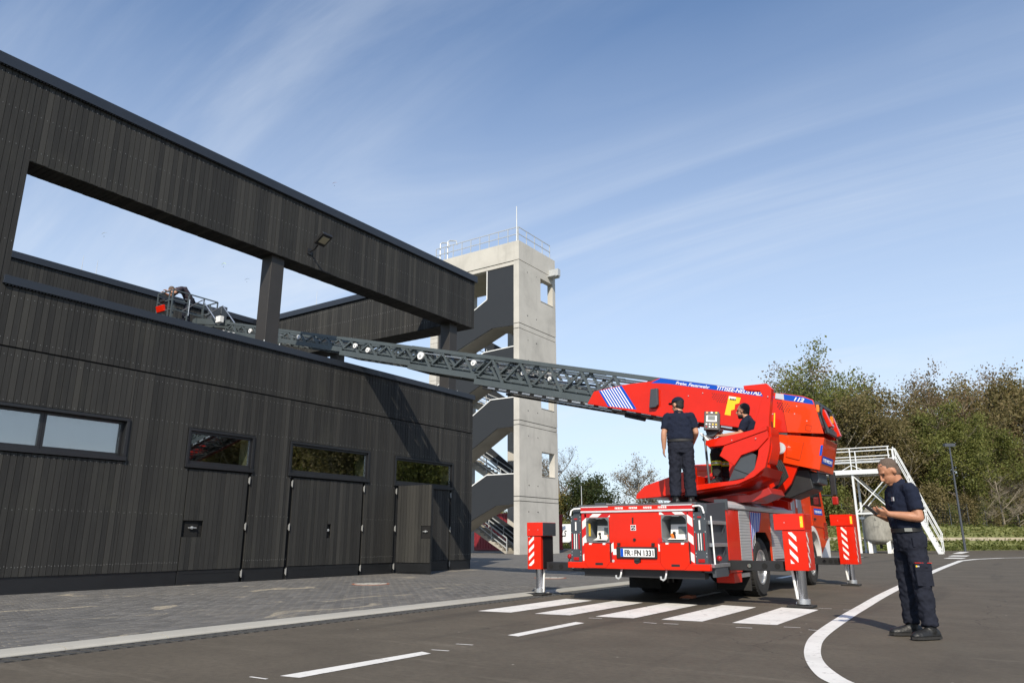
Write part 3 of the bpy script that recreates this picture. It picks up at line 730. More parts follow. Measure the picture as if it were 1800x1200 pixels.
def lock(d, y0, y1, z0, z1, fn=lambda p, v=False: p):
    q = B(); q.obox(fn(V((-15.05, (y0 + y1) / 2, (z0 + z1) / 2))), fn(V((.008, 0, 0)), True), fn(V((0, (y1 - y0) / 2 - .004, 0)), True), fn(V((0, 0, (z1 - z0) / 2 - .004)), True)); q.build('lock_recess', 'dark_lining', d)
    q = B(); zc_ = z0 + (z1 - z0) * .56
    q.obox(fn(V((-15.005, (y0 + y1) / 2, zc_))), fn(V((.012, 0, 0)), True), fn(V((0, (y1 - y0) * .30, 0)), True), fn(V((0, 0, .007)), True)); q.obox(fn(V((-15.02, (y0 + y1) / 2, zc_))), fn(V((.02, 0, 0)), True), fn(V((0, .016, 0)), True), fn(V((0, 0, .028)), True))
    q.build('handle', 'galvanised', d)
def kick(d, y0, y1):
    q = B().box(-15.04, -15.012, y0, y1, 0.02, 0.325); q.build('kick_panel', 'plinth_black', d, 0.004)
    q = B().box(-15.012, -15.006, y0 + .12, y1 - .12, 0.085, 0.10).box(-15.012, -15.006, y0 + .12, y1 - .12, 0.255, 0.262); q.build('panel_trim', 'window_frame_black', d)
def door(y0, y1, leaves, hz, locks):
    B().box(-15.33, -15.04, y0 + .002, y1 - .002, 2.463, 2.499).build('door_header', 'dark_lining', hall)
    d = B().box(-15.25, -15.06, y0 + .01, y1 - .01, 0.02, 2.46).build('door', 'dark_lining', hall)
    for (a, c), lk in zip(leaves, locks):
        leaf_boards(d, a, c, 0.335, 2.46, lk); kick(d, a, c)
        if lk: lock(d, *lk)
    for y in hz: hinge(d, y, (2.31, 1.26, 0.22))
    return d
door(*DOOR[0][:2], [(9.46, 10.99)], [11.02], [(9.53, 9.85, 1.02, 1.37)])
door(*DOOR[1][:2], [(12.33, 13.525), (13.535, 14.72)], [12.28, 14.76], [None, (13.535, 13.62, 1.0, 1.35)])
d2_ = door(*DOOR[2][:2], [(17.36, 18.54)], [16.06, 18.57], [None])
def swing(p, vec=False):                              # outward swing of the open leaf about its hinge
    h = V((-15.0, 16.09, 0)); a = rad(-88)
    q = p if vec else p - h
    r = V((q.x * math.cos(a) - q.y * math.sin(a), q.x * math.sin(a) + q.y * math.cos(a), q.z))
    return r if vec else r + h + V((0.06, 0, 0))
op = B(); op.obox(swing(V((-15.05, 16.71, 1.24))), swing(V((.028, 0, 0)), True), swing(V((0, .615, 0)), True), V((0, 0, 1.2)))
op = op.build('open_leaf', 'plinth_black', d2_)
leaf_boards(d2_, 16.10, 17.32, 0.335, 2.46, (17.02, 17.30, 0.98, 1.33), swing)
lock(d2_, 17.02, 17.30, 0.98, 1.33, lambda p, v=False: swing(p + V((0.03, 0, 0)), v) if not v else swing(p, True))
q = B(); q.obox(swing(V((-15.008, 16.71, 0.092))), swing(V((.004, 0, 0)), True), swing(V((0, .48, 0)), True), V((0, 0, .008))); q.build('panel_trim', 'window_frame_black', d2_)
# lightning rods on the hall roof
for (x, y, z0, h), lb in zip(((-26.2, 11.55, 10.03, 0.62), (-26.2, 12.05, 10.03, 0.6), (-22.9, 19.3, 10.03, 0.85)), ('thin lightning rod on the rear parapet, farther from the basket', 'thin lightning rod on the rear parapet, nearer to the basket', 'thin lightning rod on the cross parapet behind the roof column')):
    t = thing('lightning_rod', lb, 'lightning rod', (x, y, z0), 'lightning rods on the hall parapets')
    B().path([(x, y, z0), (x, y, z0 + h)], [0.012, 0.006], 6).build('rod', 'galvanised', t); B().box(x - .06, x + .06, y - .06, y + .06, z0, z0 + .05).build('foot', 'concrete', t)
# floodlight on the front beam
fl = thing('floodlight', 'black floodlight on a short arm fixed to the high timber beam', 'floodlight', (-15, 12.25, 8.55))
B().path([(-14.99, 12.28, 8.50), (-14.80, 12.27, 8.52), (-14.66, 12.26, 8.60)], 0.022, 8).box(-15.0, -14.97, 12.2, 12.36, 8.42, 8.58).build('arm', 'black_metal', fl)
fr_, fu = V((0.86, 0, 0.51)).normalized(), V((-.42, 0, .72)).normalized()
hb = B(); hb.obox((-14.48, 12.28, 8.74), fr_ * .20, (0, .17, 0), V((0.51, 0, -0.86)) * .045); hb = hb.build('housing', 'black_metal', fl, 0.01)
hl = B(); hl.obox(V((-14.47, 12.28, 8.745)) + V((0.51, 0, -0.86)) * .05, fr_ * .11, (0, .11, 0), V((0.51, 0, -0.86)) * .01); hl.build('lens', 'floodlight_led', fl)

# ------------------------------------------------------------------ concrete stair tower
tow = thing('stair_tower', 'pale concrete training tower with open zigzag stairs and a roof railing', 'tower', (-29, 40.7, 0))
TX0, TX1, TY0, TY1 = -25.93, -25.50, 38.35, 43.05
LEV = [(0.0, 3.20), (3.22, 3.48), (3.50, 7.93), (7.95, 8.22), (8.24, 11.30), (11.32, 11.58), (11.60, 14.28), (14.30, 14.63), (14.65, 19.05), (19.07, 20.45)]
TW = [(41.0, 42.62, 4.88, 6.45), (41.0, 42.62, 9.35, 11.0), (41.05, 42.68, 16.85, 18.5)]
for (z0, z1), nx in zip(LEV, LEV[1:] + [None]):
    if nx: B().box(TX0 + .03, TX1 - .05, TY0 + .04, TY1 - .04, z1 - .03, nx[0] + .03).build('joint', 'room_grey', tow)
    z0 += .012; z1 -= .012
    hs = [h for h in TW if h[2] > z0 and h[3] < z1]
    b_ = B(); e = 0.0 if (z1 - z0) > 0.5 else 0.012
    x1 = TX1 - (0.012 if e else 0)
    if hs:
        h = hs[0]
        v = [(TY0, z0), (TY1, z0), (TY1, z1), (TY0, z1)]
        b_.box(TX0, x1, TY0, h[0], z0, z1).box(TX0, x1, h[1], TY1, z0, z1).box(TX0, x1, h[0], h[1], z0, h[2]).box(TX0, x1, h[0], h[1], h[3], z1)
    else: b_.box(TX0, x1, TY0, TY1, z0, z1)
    wp = b_.build('wall_panel', 'concrete', tow)
    if z1 - z0 > 2:
        q = B()
        for yy_ in (39.4, 40.5):
            for zz in (z0 + .7, z1 - .6): q.tube((TX1 - .02, yy_ + RND.uniform(-.1, .1), zz), (TX1 + .003, yy_, zz), 0.035, n=8)
        stuff(q.build('tie_hole', 'room_grey', wp))
    if hs:
        h = hs[0]; B().box(TX0 + .02, TX1 + .025, h[0] - .02, h[1] + .02, h[2] - .035, h[2] - .001).build('sill', 'concrete_stair', wp)
b_ = B()
for z0, z1 in LEV[:-1]: b_.box(-33.1, -32.45, TY0, TY0 + .6, z0, z1)
b_.build('column', 'concrete', tow)
for x in (-33.1, -29.3): B().box(x, x + .6, TY1 - .5, TY1, 0, 19.05).build('column', 'concrete', tow)
B().box(-33.1, TX0 - .003, TY0, TY0 + .45, 19.08, 20.45).build('parapet', 'concrete', tow)
B().box(-33.1, TX0 - .003, TY0 + .05, TY0 + .44, 18.80, 19.05).build('edge_beam', 'concrete', tow)
B().box(-33.1, TX0 - .003, TY0 + .46, TY1, 18.95, 19.6).build('roof_slab', 'concrete_stair', tow)
B().box(-33.1, TX0 - .003, TY1 - .45, TY1, 19.61, 20.45).build('parapet', 'concrete', tow)
# front balustrades (dark) with a pale capping, the concrete flights behind them, back flights between
def balustrade(top, bot):
    o = B().xz(top + bot[::-1], TY0 + .10, TY0 + .17).build('balustrade', 'balustrade_slate', tow)
    c = B()
    for p, q in zip(top, top[1:]): c.bar((p[0], TY0 + .135, p[1] + .03), (q[0], TY0 + .135, q[1] + .03), 0.13, 0.06)
    c.build('capping', 'white_paint', o)
    f = B(); th = 0.22
    f.xz([(a, z + .22) for a, z in bot] + [(a, z + .0) for a, z in bot[::-1]], TY0 + .18, TY0 + 1.75)
    f.build('stair_flight', 'concrete_stair', tow)
XR = TX0 - .004
B().xz([(-28.19, 18.79), (XR, 18.79), (XR, 14.56), (-27.75, 14.62), (-30.11, 13.73), (-32.40, 12.76), (-32.44, 14.84), (-29.23, 16.15), (-28.18, 16.70)], TY0 + .10, TY0 + .17).build('balustrade', 'balustrade_slate', tow)
q = B(); q.bar((-28.2, TY0 + .135, 18.79), (-28.2, TY0 + .135, 16.72), .13, .06).bar((-28.2, TY0 + .135, 16.72), (-29.23, TY0 + .135, 16.17), .13, .06).bar((-29.23, TY0 + .135, 16.17), (-32.44, TY0 + .135, 14.87), .13, .06); q.build('capping', 'white_paint', tow)
B().xz([(XR, 14.78), (-27.75, 14.84), (-32.4, 12.98), (-32.4, 12.76), (-27.75, 14.62), (XR, 14.56)], TY0 + .18, TY0 + 1.75).build('stair_flight', 'concrete_stair', tow)
balustrade([(-32.40, 11.2), (-30.6, 11.95), (-28.41, 13.00), (XR, 13.10)], [(-32.4, 9.0), (-27.9, 11.22), (XR, 11.26)])
balustrade([(-32.40, 6.95), (-29.20, 8.84), (-27.81, 9.72), (XR, 9.72)], [(-32.4, 4.75), (-29.16, 6.70), (-27.3, 7.82), (XR, 7.86)])
balustrade([(-32.40, 2.35), (-29.12, 4.30), (-28.08, 4.86), (XR, 4.86)], [(-32.4, 0.35), (-29.08, 2.16), (-27.35, 2.95), (XR, 3.03)])
def back_flight(x0, z0, x1, z1, ya, yb, n):
    f = B(); dxs = (x1 - x0) / n; dz = (z1 - z0) / n
    pts = []
    for k in range(n): pts += [(x0 + dxs * k, z0 + dz * k), (x0 + dxs * k, z0 + dz * (k + 1))]
    pts += [(x1, z1), (x1, z1 - .3), (x0, z0 - .02 if z0 < .1 else z0 - .3)]
    f.xz(pts, ya, yb); fo = f.build('stair_flight', 'concrete_stair', tow)
    for yy_ in (ya + .05, yb - .05):
        for k in range(0, n + 1, 4):
            xk, zk = x0 + dxs * k, z0 + dz * k
            strut('railing_post', 'galvanised', fo, (xk, yy_, zk - .1), (xk, yy_, zk + 1.0), .05, .05)
        for h in (.35, 0.68, 1.0): strut('handrail', 'galvanised', fo, (x0, yy_, z0 + h), (x1, yy_, z1 + h), .055, .055)
back_flight(-27.9, 0.0, -31.9, 2.45, 40.4, 41.9, 13)
back_flight(-26.2, 3.1, -31.5, 6.3, 40.6, 42.0, 18)
back_flight(-26.2, 8.0, -31.5, 10.4, 40.6, 42.0, 14)
back_flight(-26.2, 11.4, -31.5, 13.7, 40.6, 42.0, 14)
for z in (3.0, 7.83, 11.24, 14.55): B().box(-27.4, XR, TY0 + 1.76, TY1 - .1, z, z + .2).build('landing', 'concrete_stair', tow)
for z in (2.3, 6.1, 10.2, 13.5): B().box(-32.4, -31.4, TY0 + .18, TY1 - .6, z, z + .2).build('landing', 'concrete_stair', tow)
for za, zb, xa, xb in ((4.0, 7.6, -26.3, -31.0), (8.8, 11.8, -26.3, -31.0), (12.3, 15.2, -26.3, -31.0), (0.8, 3.4, -26.9, -31.6)):
    B().xz([(xa, za), (xb, zb), (xb, zb - 1.0), (xa, za - 1.0)], 42.05, 42.12).build('balustrade', 'balustrade_slate', tow)
# roof railing, hatch hoops, mast, bracket
def rail_line(p, q, n, par, mat='galvanised', h=(0.55, 1.05), r=.045):
    p, q = V(p), V(q)
    for k in range(n + 1): s = p.lerp(q, k / n); strut('railing_post', mat, par, s, s + V((0, 0, h[-1])), r, r)
    for z in h: strut('handrail', mat, par, p + V((0, 0, z)), q + V((0, 0, z)), r, r)
rail_line((-32.9, 38.5, 20.45), (-25.7, 38.5, 20.45), 9, tow); rail_line((-25.65, 38.5, 20.45), (-25.65, 42.6, 20.45), 4, tow)
for x in (-32.6, -31.9):
    hp = B().path([(x, 38.6, 20.46), (x, 38.6, 21.9), (x + .1, 38.7, 22.0), (x + .45, 39.0, 22.0), (x + .5, 39.05, 21.7)], 0.05, 6); hp.build('hatch_hoop', 'galvanised', tow)
B().tube((-25.72, 38.42, 20.4), (-25.72, 38.42, 23.0), .055, .03, 8).build('mast', 'galvanised', tow)
b_ = B().box(-25.49, -24.75, 42.2, 42.55, 18.95, 19.45).box(-25.49, -24.9, 42.0, 42.7, 18.9, 18.99); b_.build('hoist_bracket', 'galvanised', tow)

# red containers behind the tower
def container(x0, x1, y, label):
    t = thing('shipping_container', label, 'container', ((x0 + x1) / 2, y + 1.2, 0), 'red containers behind the tower')
    n = int((x1 - x0) / 0.28); zig = []
    for k in range(n):
        a = x0 + (x1 - x0) * k / n; w = (x1 - x0) / n
        zig += [(a, y), (a + w * .35, y), (a + w * .5, y + .05), (a + w * .85, y + .05)]
    zig += [(x1, y), (x1, y + 2.4), (x0, y + 2.4)]
    B().xy(zig, 0.18, 2.85).build('body', 'container_red', t)
    B().box(x0 - .03, x1 + .03, y - .04, y + 2.44, .03, .178).box(x0 - .03, x1 + .03, y - .04, y + 2.44, 2.852, 2.98).build('frame', 'container_red', t)
    return t
c1 = container(-40, -34.3, 51, 'dark red shipping container seen low behind the tower stairs')
c2 = container(-39.6, -33.35, 54.5, 'dark red container with plants on its roof reaching past the tower')
tuft = []
# van behind the tower and two slim poles
t = thing('white_van', 'white van with dark lettering parked behind the fence by the trees', 'van', (-38.5, 66.5, 0))
B().yz([(66, .55), (67.9, .55), (67.9, 2.3), (66.1, 2.35), (66, 2.0)], -40.6, -37.0).build('body', 'white_paint', t, .06)
B().yz([(66.05, 1.5), (67.85, 1.5), (67.8, 2.2), (66.12, 2.2)], -36.98, -36.4).build('cab', 'cab_glass', t, .03)
for x in (-40.0, -37.6): B().tube((x, 65.97, .38), (x, 66.25, .38), .36, n=20).build('wheel', 'rubber', t)
text('OLS', .85, (-39.35, 65.985, 1.15), (1, 0, 0), (0, 0, 1), 'black_print', t, shear=.3, offset=.02, width=1.15)

def lamp_post(x, y, h, label, double=True):
    t = thing('lamp_post', label, 'lamp post', (x, y, 0), 'lamp posts round the yard')
    B().tube((x, y, -.05), (x, y, h), .095, .06, 10).build('pole', 'lamp_post_grey', t)
    d = V((0.83, 0.56, 0))
    q = B(); q.obox((x, y, h + .05), d * .42, V((-.56, .83, 0)) * .16, (0, 0, .11)); q.obox((x, y, h - .05), d * .12, V((-.56, .83, 0)) * .08, (0, 0, .05)); hd = q.build('lamp_head', 'lamp_post_grey', t, .02)
    q = B(); q.obox((x, y, h - .068), d * .38, V((-.56, .83, 0)) * .13, (0, 0, .006)); q.build('lens', 'lamp_lens', hd)
lamp_post(-4.07, 68.0, 8.1, 'tall grey lamp post standing alone before the wood')
lamp_post(-35.75, 60.2, 7.0, 'slim dark lamp post close beside the concrete tower')
t = thing('flag_pole', 'bare thin pole rising before the round green tree', 'pole', (-33.1, 60, 0))
B().tube((-33.1, 60, 0), (-33.1, 60, 5.6), .05, .03, 8).build('pole', 'galvanised', t)

# ------------------------------------------------------------------ white steel platform over the tank
sf = thing('steel_platform', 'white steel platform with railings and a steep stair across the yard', 'platform', (-9.2, 57, 0))
S_ = lambda n, p, q, w=.07: strut(n, 'scaffold_white', sf, p, q, w, w)
for y in (56.0, 57.9):
    S_('post', (-9.42, y, 0), (-9.42, y, 5.3), .13); S_('post', (-7.16, y, 0), (-7.16, y, 5.3), .13); S_('post', (-13.6, y, 0), (-13.6, y, 5.3), .13)
    S_('brace', (-9.35, y, 5.1), (-7.2, y, 2.75), .065); S_('brace', (-7.2, y, 5.1), (-9.35, y, 2.75), .065); S_('beam', (-9.42, y, 2.62), (-7.16, y, 2.62), .12)
S_('beam', (-9.42, 56, 2.62), (-9.42, 57.9, 2.62), .1); S_('beam', (-9.75, 56.4, 2.32), (-7.0, 56.4, 2.32), .14)
B().box(-13.8, -6.9, 55.9, 58.0, 5.32, 5.40).build('deck', 'galvanised', sf)
for y in (55.86, 58.04): B().box(-13.8, -6.9, y - .03, y + .03, 5.25, 5.56).build('edge_beam', 'scaffold_white', sf)
for y in (55.9, 58.0):
    for x in (-13.4, -11.4, -9.42, -7.0): S_('railing_post', (x, y, 5.4), (x, y, 7.05), .065)
    for z in (7.05, 6.45): S_('handrail', (-13.8, y, z), (-6.9, y, z), .06)
B().box(-13.8, -6.95, 57.96, 58.0, 6.2, 6.34).build('kick_plate', 'galvanised', sf)
for x in (-13.6, ): S_('handrail', (x, 55.9, 7.05), (x, 58, 7.05), .06)
S_('brace', (-9.42, 56, 5.9), (-10.3, 56, 5.42), .05); S_('brace', (-9.42, 56, 5.9), (-8.5, 56, 5.42), .05)
for y in (56.0, 57.0):
    S_('stringer', (-6.95, y, 5.3), (-4.85, y, 0.05), .06)
    B().prism([(-6.95, y, 5.35), (-6.70, y, 5.35), (-4.60, y, .0), (-4.87, y, .0)], (0, .05, 0)).build('stair_cheek', 'scaffold_white', sf)
    S_('handrail', (-6.7, y, 7.0), (-4.55, y, 1.2), .055); S_('handrail', (-6.72, y, 6.5), (-4.62, y, .75), .045)
    for k in (0, .33, .66, 1): S_('railing_post', (-6.7 + 2.1 * k, y, 5.3 - 5.2 * k), (-6.7 + 2.12 * k, y, 7.0 - 5.8 * k), .05)
for k in range(17): strut('tread', 'tread_grey', sf, (-6.8 + 2.1 * k / 17, 56.03, 5.1 - 5.2 * k / 17), (-6.8 + 2.1 * k / 17, 56.97, 5.1 - 5.2 * k / 17), .26, .04)
t = thing('storage_tank', 'weathered grey cylindrical tank on short white legs under the platform', 'tank', (-8.3, 57, 0))
prof = [(0.02, .55), (.45, .58), (.8, .68), (.97, .84), (1.0, .95), (1.0, 2.55), (.97, 2.75), (.75, 2.95), (.02, 3.05)]
B().loft([[(-8.3 + r * math.cos(k * 6.28318 / 28), 57 + r * math.sin(k * 6.28318 / 28), z) for k in range(28)] for r, z in prof]).build('shell', 'tank_grey', t)
for a in (0.8, 2.3, 3.9, 5.5): B().box(-8.3 + .8 * math.cos(a) - .12, -8.3 + .8 * math.cos(a) + .12, 57 + .8 * math.sin(a) - .1, 57 + .8 * math.sin(a) + .1, 0, .85).build('leg', 'white_paint', t)
B().box(-8.45, -8.15, 55.97, 56.03, 1.75, 2.0).box(-8.35, -8.25, 55.95, 56.05, 2.2, 2.35).build('name_plate', 'tank_grey', t)
B().tube((-8.3, 57, .3), (-8.3, 57, .56), .09, n=10).build('outlet', 'black_metal', t)

# ------------------------------------------------------------------ turntable ladder fire engine
trk = thing('fire_engine', 'red turntable ladder fire engine on outriggers with its ladder raised over the hall roof', 'fire engine', (-5.14, 15, 0))
XL, XR_ = -6.31, -3.97
def arch(yc, r, z0, n=9): return [(yc + r * math.cos(a), z0 + r * math.sin(a)) for a in [math.pi * (1 - k / (n - 1)) for k in range(n)]]
body = [(11.08, .57), (13.22, .57), (13.30, .95), (13.52, 1.10), (14.16, 1.10), (14.40, .93), (14.46, .55), (16.15, .55), (16.15, 1.46), (12.0, 1.46), (11.08, 1.40)]
B().yz([(p[0] + (.37 if 0 else 0), p[1]) for p in [(11.42, .57)] + body[1:-1] + [(11.42, 1.44)]], XL + .03, XR_ - .012).build('body_core', 'black_metal', trk)
# side panels, both sides
for X, sg in ((XR_, 1), (XL, -1)):
    def side(n, pts, mat, d0=-.012, d1=.0, bevel=0.0): return B().yz(pts, X + sg * d0, X + sg * d1).build(n, mat, trk, bevel)
    side('corner_panel', [(11.12, .50), (11.98, .45), (11.98, 1.56), (11.12, 1.50)], 'anthracite', -.14, -.004)
    side('side_panel', [(12.0, .46), (12.62, .46), (12.62, 1.45), (12.0, 1.45)], 'fire_red', -.012, .002, .004)
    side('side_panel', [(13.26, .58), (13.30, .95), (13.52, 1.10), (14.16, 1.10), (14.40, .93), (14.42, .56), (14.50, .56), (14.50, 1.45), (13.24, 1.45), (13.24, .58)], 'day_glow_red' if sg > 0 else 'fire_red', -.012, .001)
    for ya, yb in ((12.64, 13.22), (14.52, 16.13)):
        n = 17; pr_ = []
        for k in range(n):
            z = .565 + .81 * k / n; h = .81 / n
            pr_ += [(-.012, z), (.004, z + h * .12), (.004, z + h * .88), (-.002, z + h)]
        pr_ += [(-.012, 1.375)]
        B().prism([(X + sg * a, ya, z) for a, z in pr_] + [(X - sg * .03, ya, 1.375), (X - sg * .03, ya, .565)], (0, yb - ya, 0)).build('roller_shutter', 'shutter_grey', trk)
        B().box(min(X - sg * .02, X + sg * .008), max(X - sg * .02, X + sg * .008), ya, yb, 1.377, 1.45).build('shutter_box', 'shutter_grey', trk)
        B().box(min(X, X + sg * .02), max(X, X + sg * .02), ya + .1, yb - .1, .60, .62).build('shutter_handle', 'black_metal', trk)
    r = B(); r.prism([(X - sg * .16, 12.02, 1.462), (X + sg * .012, 12.02, 1.462), (X + sg * .03, 12.02, 1.48), (X + sg * .028, 12.02, 1.535), (X - sg * .10, 12.02, 1.60), (X - sg * .16, 12.02, 1.60)], (0, 4.15, 0)); r.build('roof_rail', 'bright_rail', trk, .004)
    side('rail_end_plate', [(11.985, 1.44), (12.018, 1.44), (12.018, 1.61), (11.985, 1.61)], 'anthracite', -.18, .034)
# blue-white slanted film on the right flank
fan = [(13.30, 1.44), (13.98, 1.44), (13.86, 1.12), (13.55, .93), (13.38, .70)]
def film(pts, X, mat, name, par, t=.0012): return B().yz(pts, X, X + t).build(name, mat, par)
fan = [(13.27, 1.44), (13.95, 1.44), (13.80, 1.12), (13.50, 1.08), (13.29, .94), (13.27, .95)]
fo = film([(13.27, 1.44), (13.95, 1.44), (13.74, 1.115), (13.50, 1.095), (13.31, .95), (13.27, .75)], XR_ + .0012, 'blue_film', 'striped_film', trk)
for k in range(6):
    a0, e0 = 13.31 + .108 * k, 13.279 + .080 * k; zb = .82 + .045 * k if k < 3 else 1.11
    film([(a0, 1.439), (a0 + .030, 1.439), (e0 + .022, zb), (e0, zb)], XR_ + .0028, 'white_film', 'white_stripe', fo)
# wheels
def wheel(x_out, y, sg, r=.50, w=.32, ringcol='aluminium'):
    x_in = x_out - sg * w
    prof = [(x_in, r - .12), (x_in, r - .03), (x_in + sg * .04, r), (x_out - sg * .04, r), (x_out - sg * .004, r - .04), (x_out, r - .1), (x_out - sg * .012, r - .185), (x_out - sg * .05, r - .20), (x_in, r - .19)]
    n = 40
    t = B(); t.loft([[(x, y + q * math.cos(k * 6.28318 / n), r + q * math.sin(k * 6.28318 / n)) for k in range(n)] for x, q in prof])
    t = t.build('wheel', 'rubber', trk)
    rim = B(); pr2 = [(x_out - sg * .045, r - .192), (x_out - sg * .015, r - .20), (x_out - sg * .02, r - .23), (x_out - sg * .10, r - .25), (x_out - sg * .11, .14), (x_out - sg * .03, .12), (x_out - sg * .0, .10), (x_out - sg * .0, .005)]
    rim.loft([[(x, y + q * math.cos(k * 6.28318 / n), r + q * math.sin(k * 6.28318 / n)) for k in range(n)] for x, q in pr2], caps=True); rim.build('rim', ringcol, t)
    nb = B()
    for k in range(10): a = k * .62832; nb.tube((x_out - sg * .12, y + .175 * math.cos(a), r + .175 * math.sin(a)), (x_out - sg * .06, y + .175 * math.cos(a), r + .175 * math.sin(a)), .016, n=6)
    stuff(nb.build('wheel_nut', 'galvanised', t))
    tr_ = B()
    for k in range(30):
        a = k * .20944
        for s2, sh in ((0, 0), (1, .1)):
            c_ = V((x_in + sg * (.10 + .13 * s2), y + (r + .002) * math.cos(a + sh), r + (r + .002) * math.sin(a + sh)))
            tr_.obox(c_, (.055, 0, 0), V((0, -math.sin(a + sh), math.cos(a + sh))) * .032, V((0, math.cos(a + sh), math.sin(a + sh))) * .006)
    stuff(tr_.build('tread_block', 'rubber', t))
wheel(XR_ - .02, 13.86, 1); wheel(XR_ - .37, 13.86, 1, w=.28); wheel(XL + .02, 13.86, -1); wheel(XL + .37, 13.86, -1, w=.28)
wheel(XR_ - .03, 17.78, 1, w=.34); wheel(XL + .03, 17.78, -1, w=.34)
# underbody
B().box(-5.6, -4.7, 11.5, 19.4, .60, .80).build('chassis_rail', 'black_metal', trk)
B().tube((XL + .4, 13.86, .5), (XR_ - .4, 13.86, .5), .12, n=12).build('rear_axle', 'black_metal', trk)
B().ball((-5.14, 13.86, .48), (.24, .22, .22)).build('differential', 'black_metal', trk)
B().tube((XL + .4, 17.78, .5), (XR_ - .4, 17.78, .5), .1, n=12).build('front_axle', 'black_metal', trk)
B().box(XR_ - .62, XR_ - .02, 13.10, 13.13, .14, .44).build('mud_flap', 'rubber', trk); B().box(XL + .1, XL + .72, 13.0, 13.03, .12, .5).build('mud_flap', 'rubber', trk)
B().box(-6.15, -5.6, 12.4, 12.95, .35, .62).build('tank_box', 'black_metal', trk)
B().box(-4.9, -4.5, 11.6, 12.4, .42, .58).build('tool_box', 'black_metal', trk)
B().box(XR_ - .30, XR_ - .01, 12.2, 12.6, .30, .455).build('skirt_box', 'fire_red', trk, .006); B().box(XL + .05, XL + .35, 11.5, 12.2, .42, .56).build('skirt_box', 'dark_red', trk, .006)
B().box(XR_ - .28, XR_ - .02, 12.62, 13.08, .37, .43).build('foot_rail', 'aluminium', trk)
for x in (-5.02, -4.93, -4.84): B().tube((x, 11.75, .58), (x, 11.77, .30 + .06 * (x + 5)), .016, n=6).build('drain_hose', 'rubber', trk)
# deck
B().box(XL + .12, XR_ - .17, 11.12, 16.1, 1.475, 1.535).build('deck', 'tread_grey', trk)
B().box(XL + .3, XR_ - .3, 14.6, 16.1, 1.536, 1.72).build('deck_box', 'fire_red', trk, .02)
# rear face
YR = 11.05
grey_l = B().box(XL, XL + .20, YR - .012, YR + .05, .60, 1.36).build('tail_panel', 'anthracite', trk, .004)
grey_r = B().box(XR_ - .20, XR_, YR - .012, YR + .05, .60, 1.38).build('tail_panel', 'anthracite', trk, .004)
RX0, RX1 = XL + .205, XR_ - .205
BOXL, BOXR = (-6.02, -5.60, .93, 1.325), (-4.69, -4.27, .94, 1.345)
rp = B()
for x0, x1, z0, z1 in ((RX0, BOXL[0], .62, 1.40), (BOXL[0], BOXL[1], .62, BOXL[2]), (BOXL[0], BOXL[1], BOXL[3], 1.40), (BOXL[1], BOXR[0], .62, 1.40), (BOXR[0], BOXR[1], .62, BOXR[2]), (BOXR[0], BOXR[1], BOXR[3], 1.40), (BOXR[1], RX1, .62, 1.40)):
    rp.box(x0, x1, YR, YR + .03, z0, z1)
me_fix = rp.build('rear_panel', 'fire_red', trk)
# chevrons beside the consoles
def chevron(reg, ang, phase=0.0):
    for q in stripes(reg, ang, .21, .10, phase): B().xz(q, YR - .0022, YR - .0002).build('chevron', 'reflective_white', me_fix)
    B().xz(reg, YR - .0012, YR - .0001).build('reflective_field', 'reflective_red', me_fix)
chevron([(RX0 + .01, .64), (RX0 + .085, .64), (RX0 + .085, 1.385), (RX0 + .01, 1.385)], rad(38), .03)
chevron([(BOXL[0] - .03, 1.332), (BOXL[1] + .02, 1.332), (BOXL[1] + .02, 1.385), (BOXL[0] - .03, 1.385)], rad(38))
chevron([(BOXL[1] + .004, .64), (BOXL[1] + .07, .64), (BOXL[1] + .07, .94), (BOXL[1] + .004, .94)], rad(38), .05)
chevron([(RX1 - .09, .64), (RX1 - .01, .64), (RX1 - .01, 1.385), (RX1 - .09, 1.385)], rad(-38), .02)
chevron([(BOXR[0] - .03, 1.352), (BOXR[1] + .02, 1.352), (BOXR[1] + .02, 1.392), (BOXR[0] - .03, 1.392)], rad(-38))
chevron([(BOXR[0] - .07, .80), (BOXR[0] - .006, .80), (BOXR[0] - .006, 1.0), (BOXR[0] - .07, 1.0)], rad(-38))
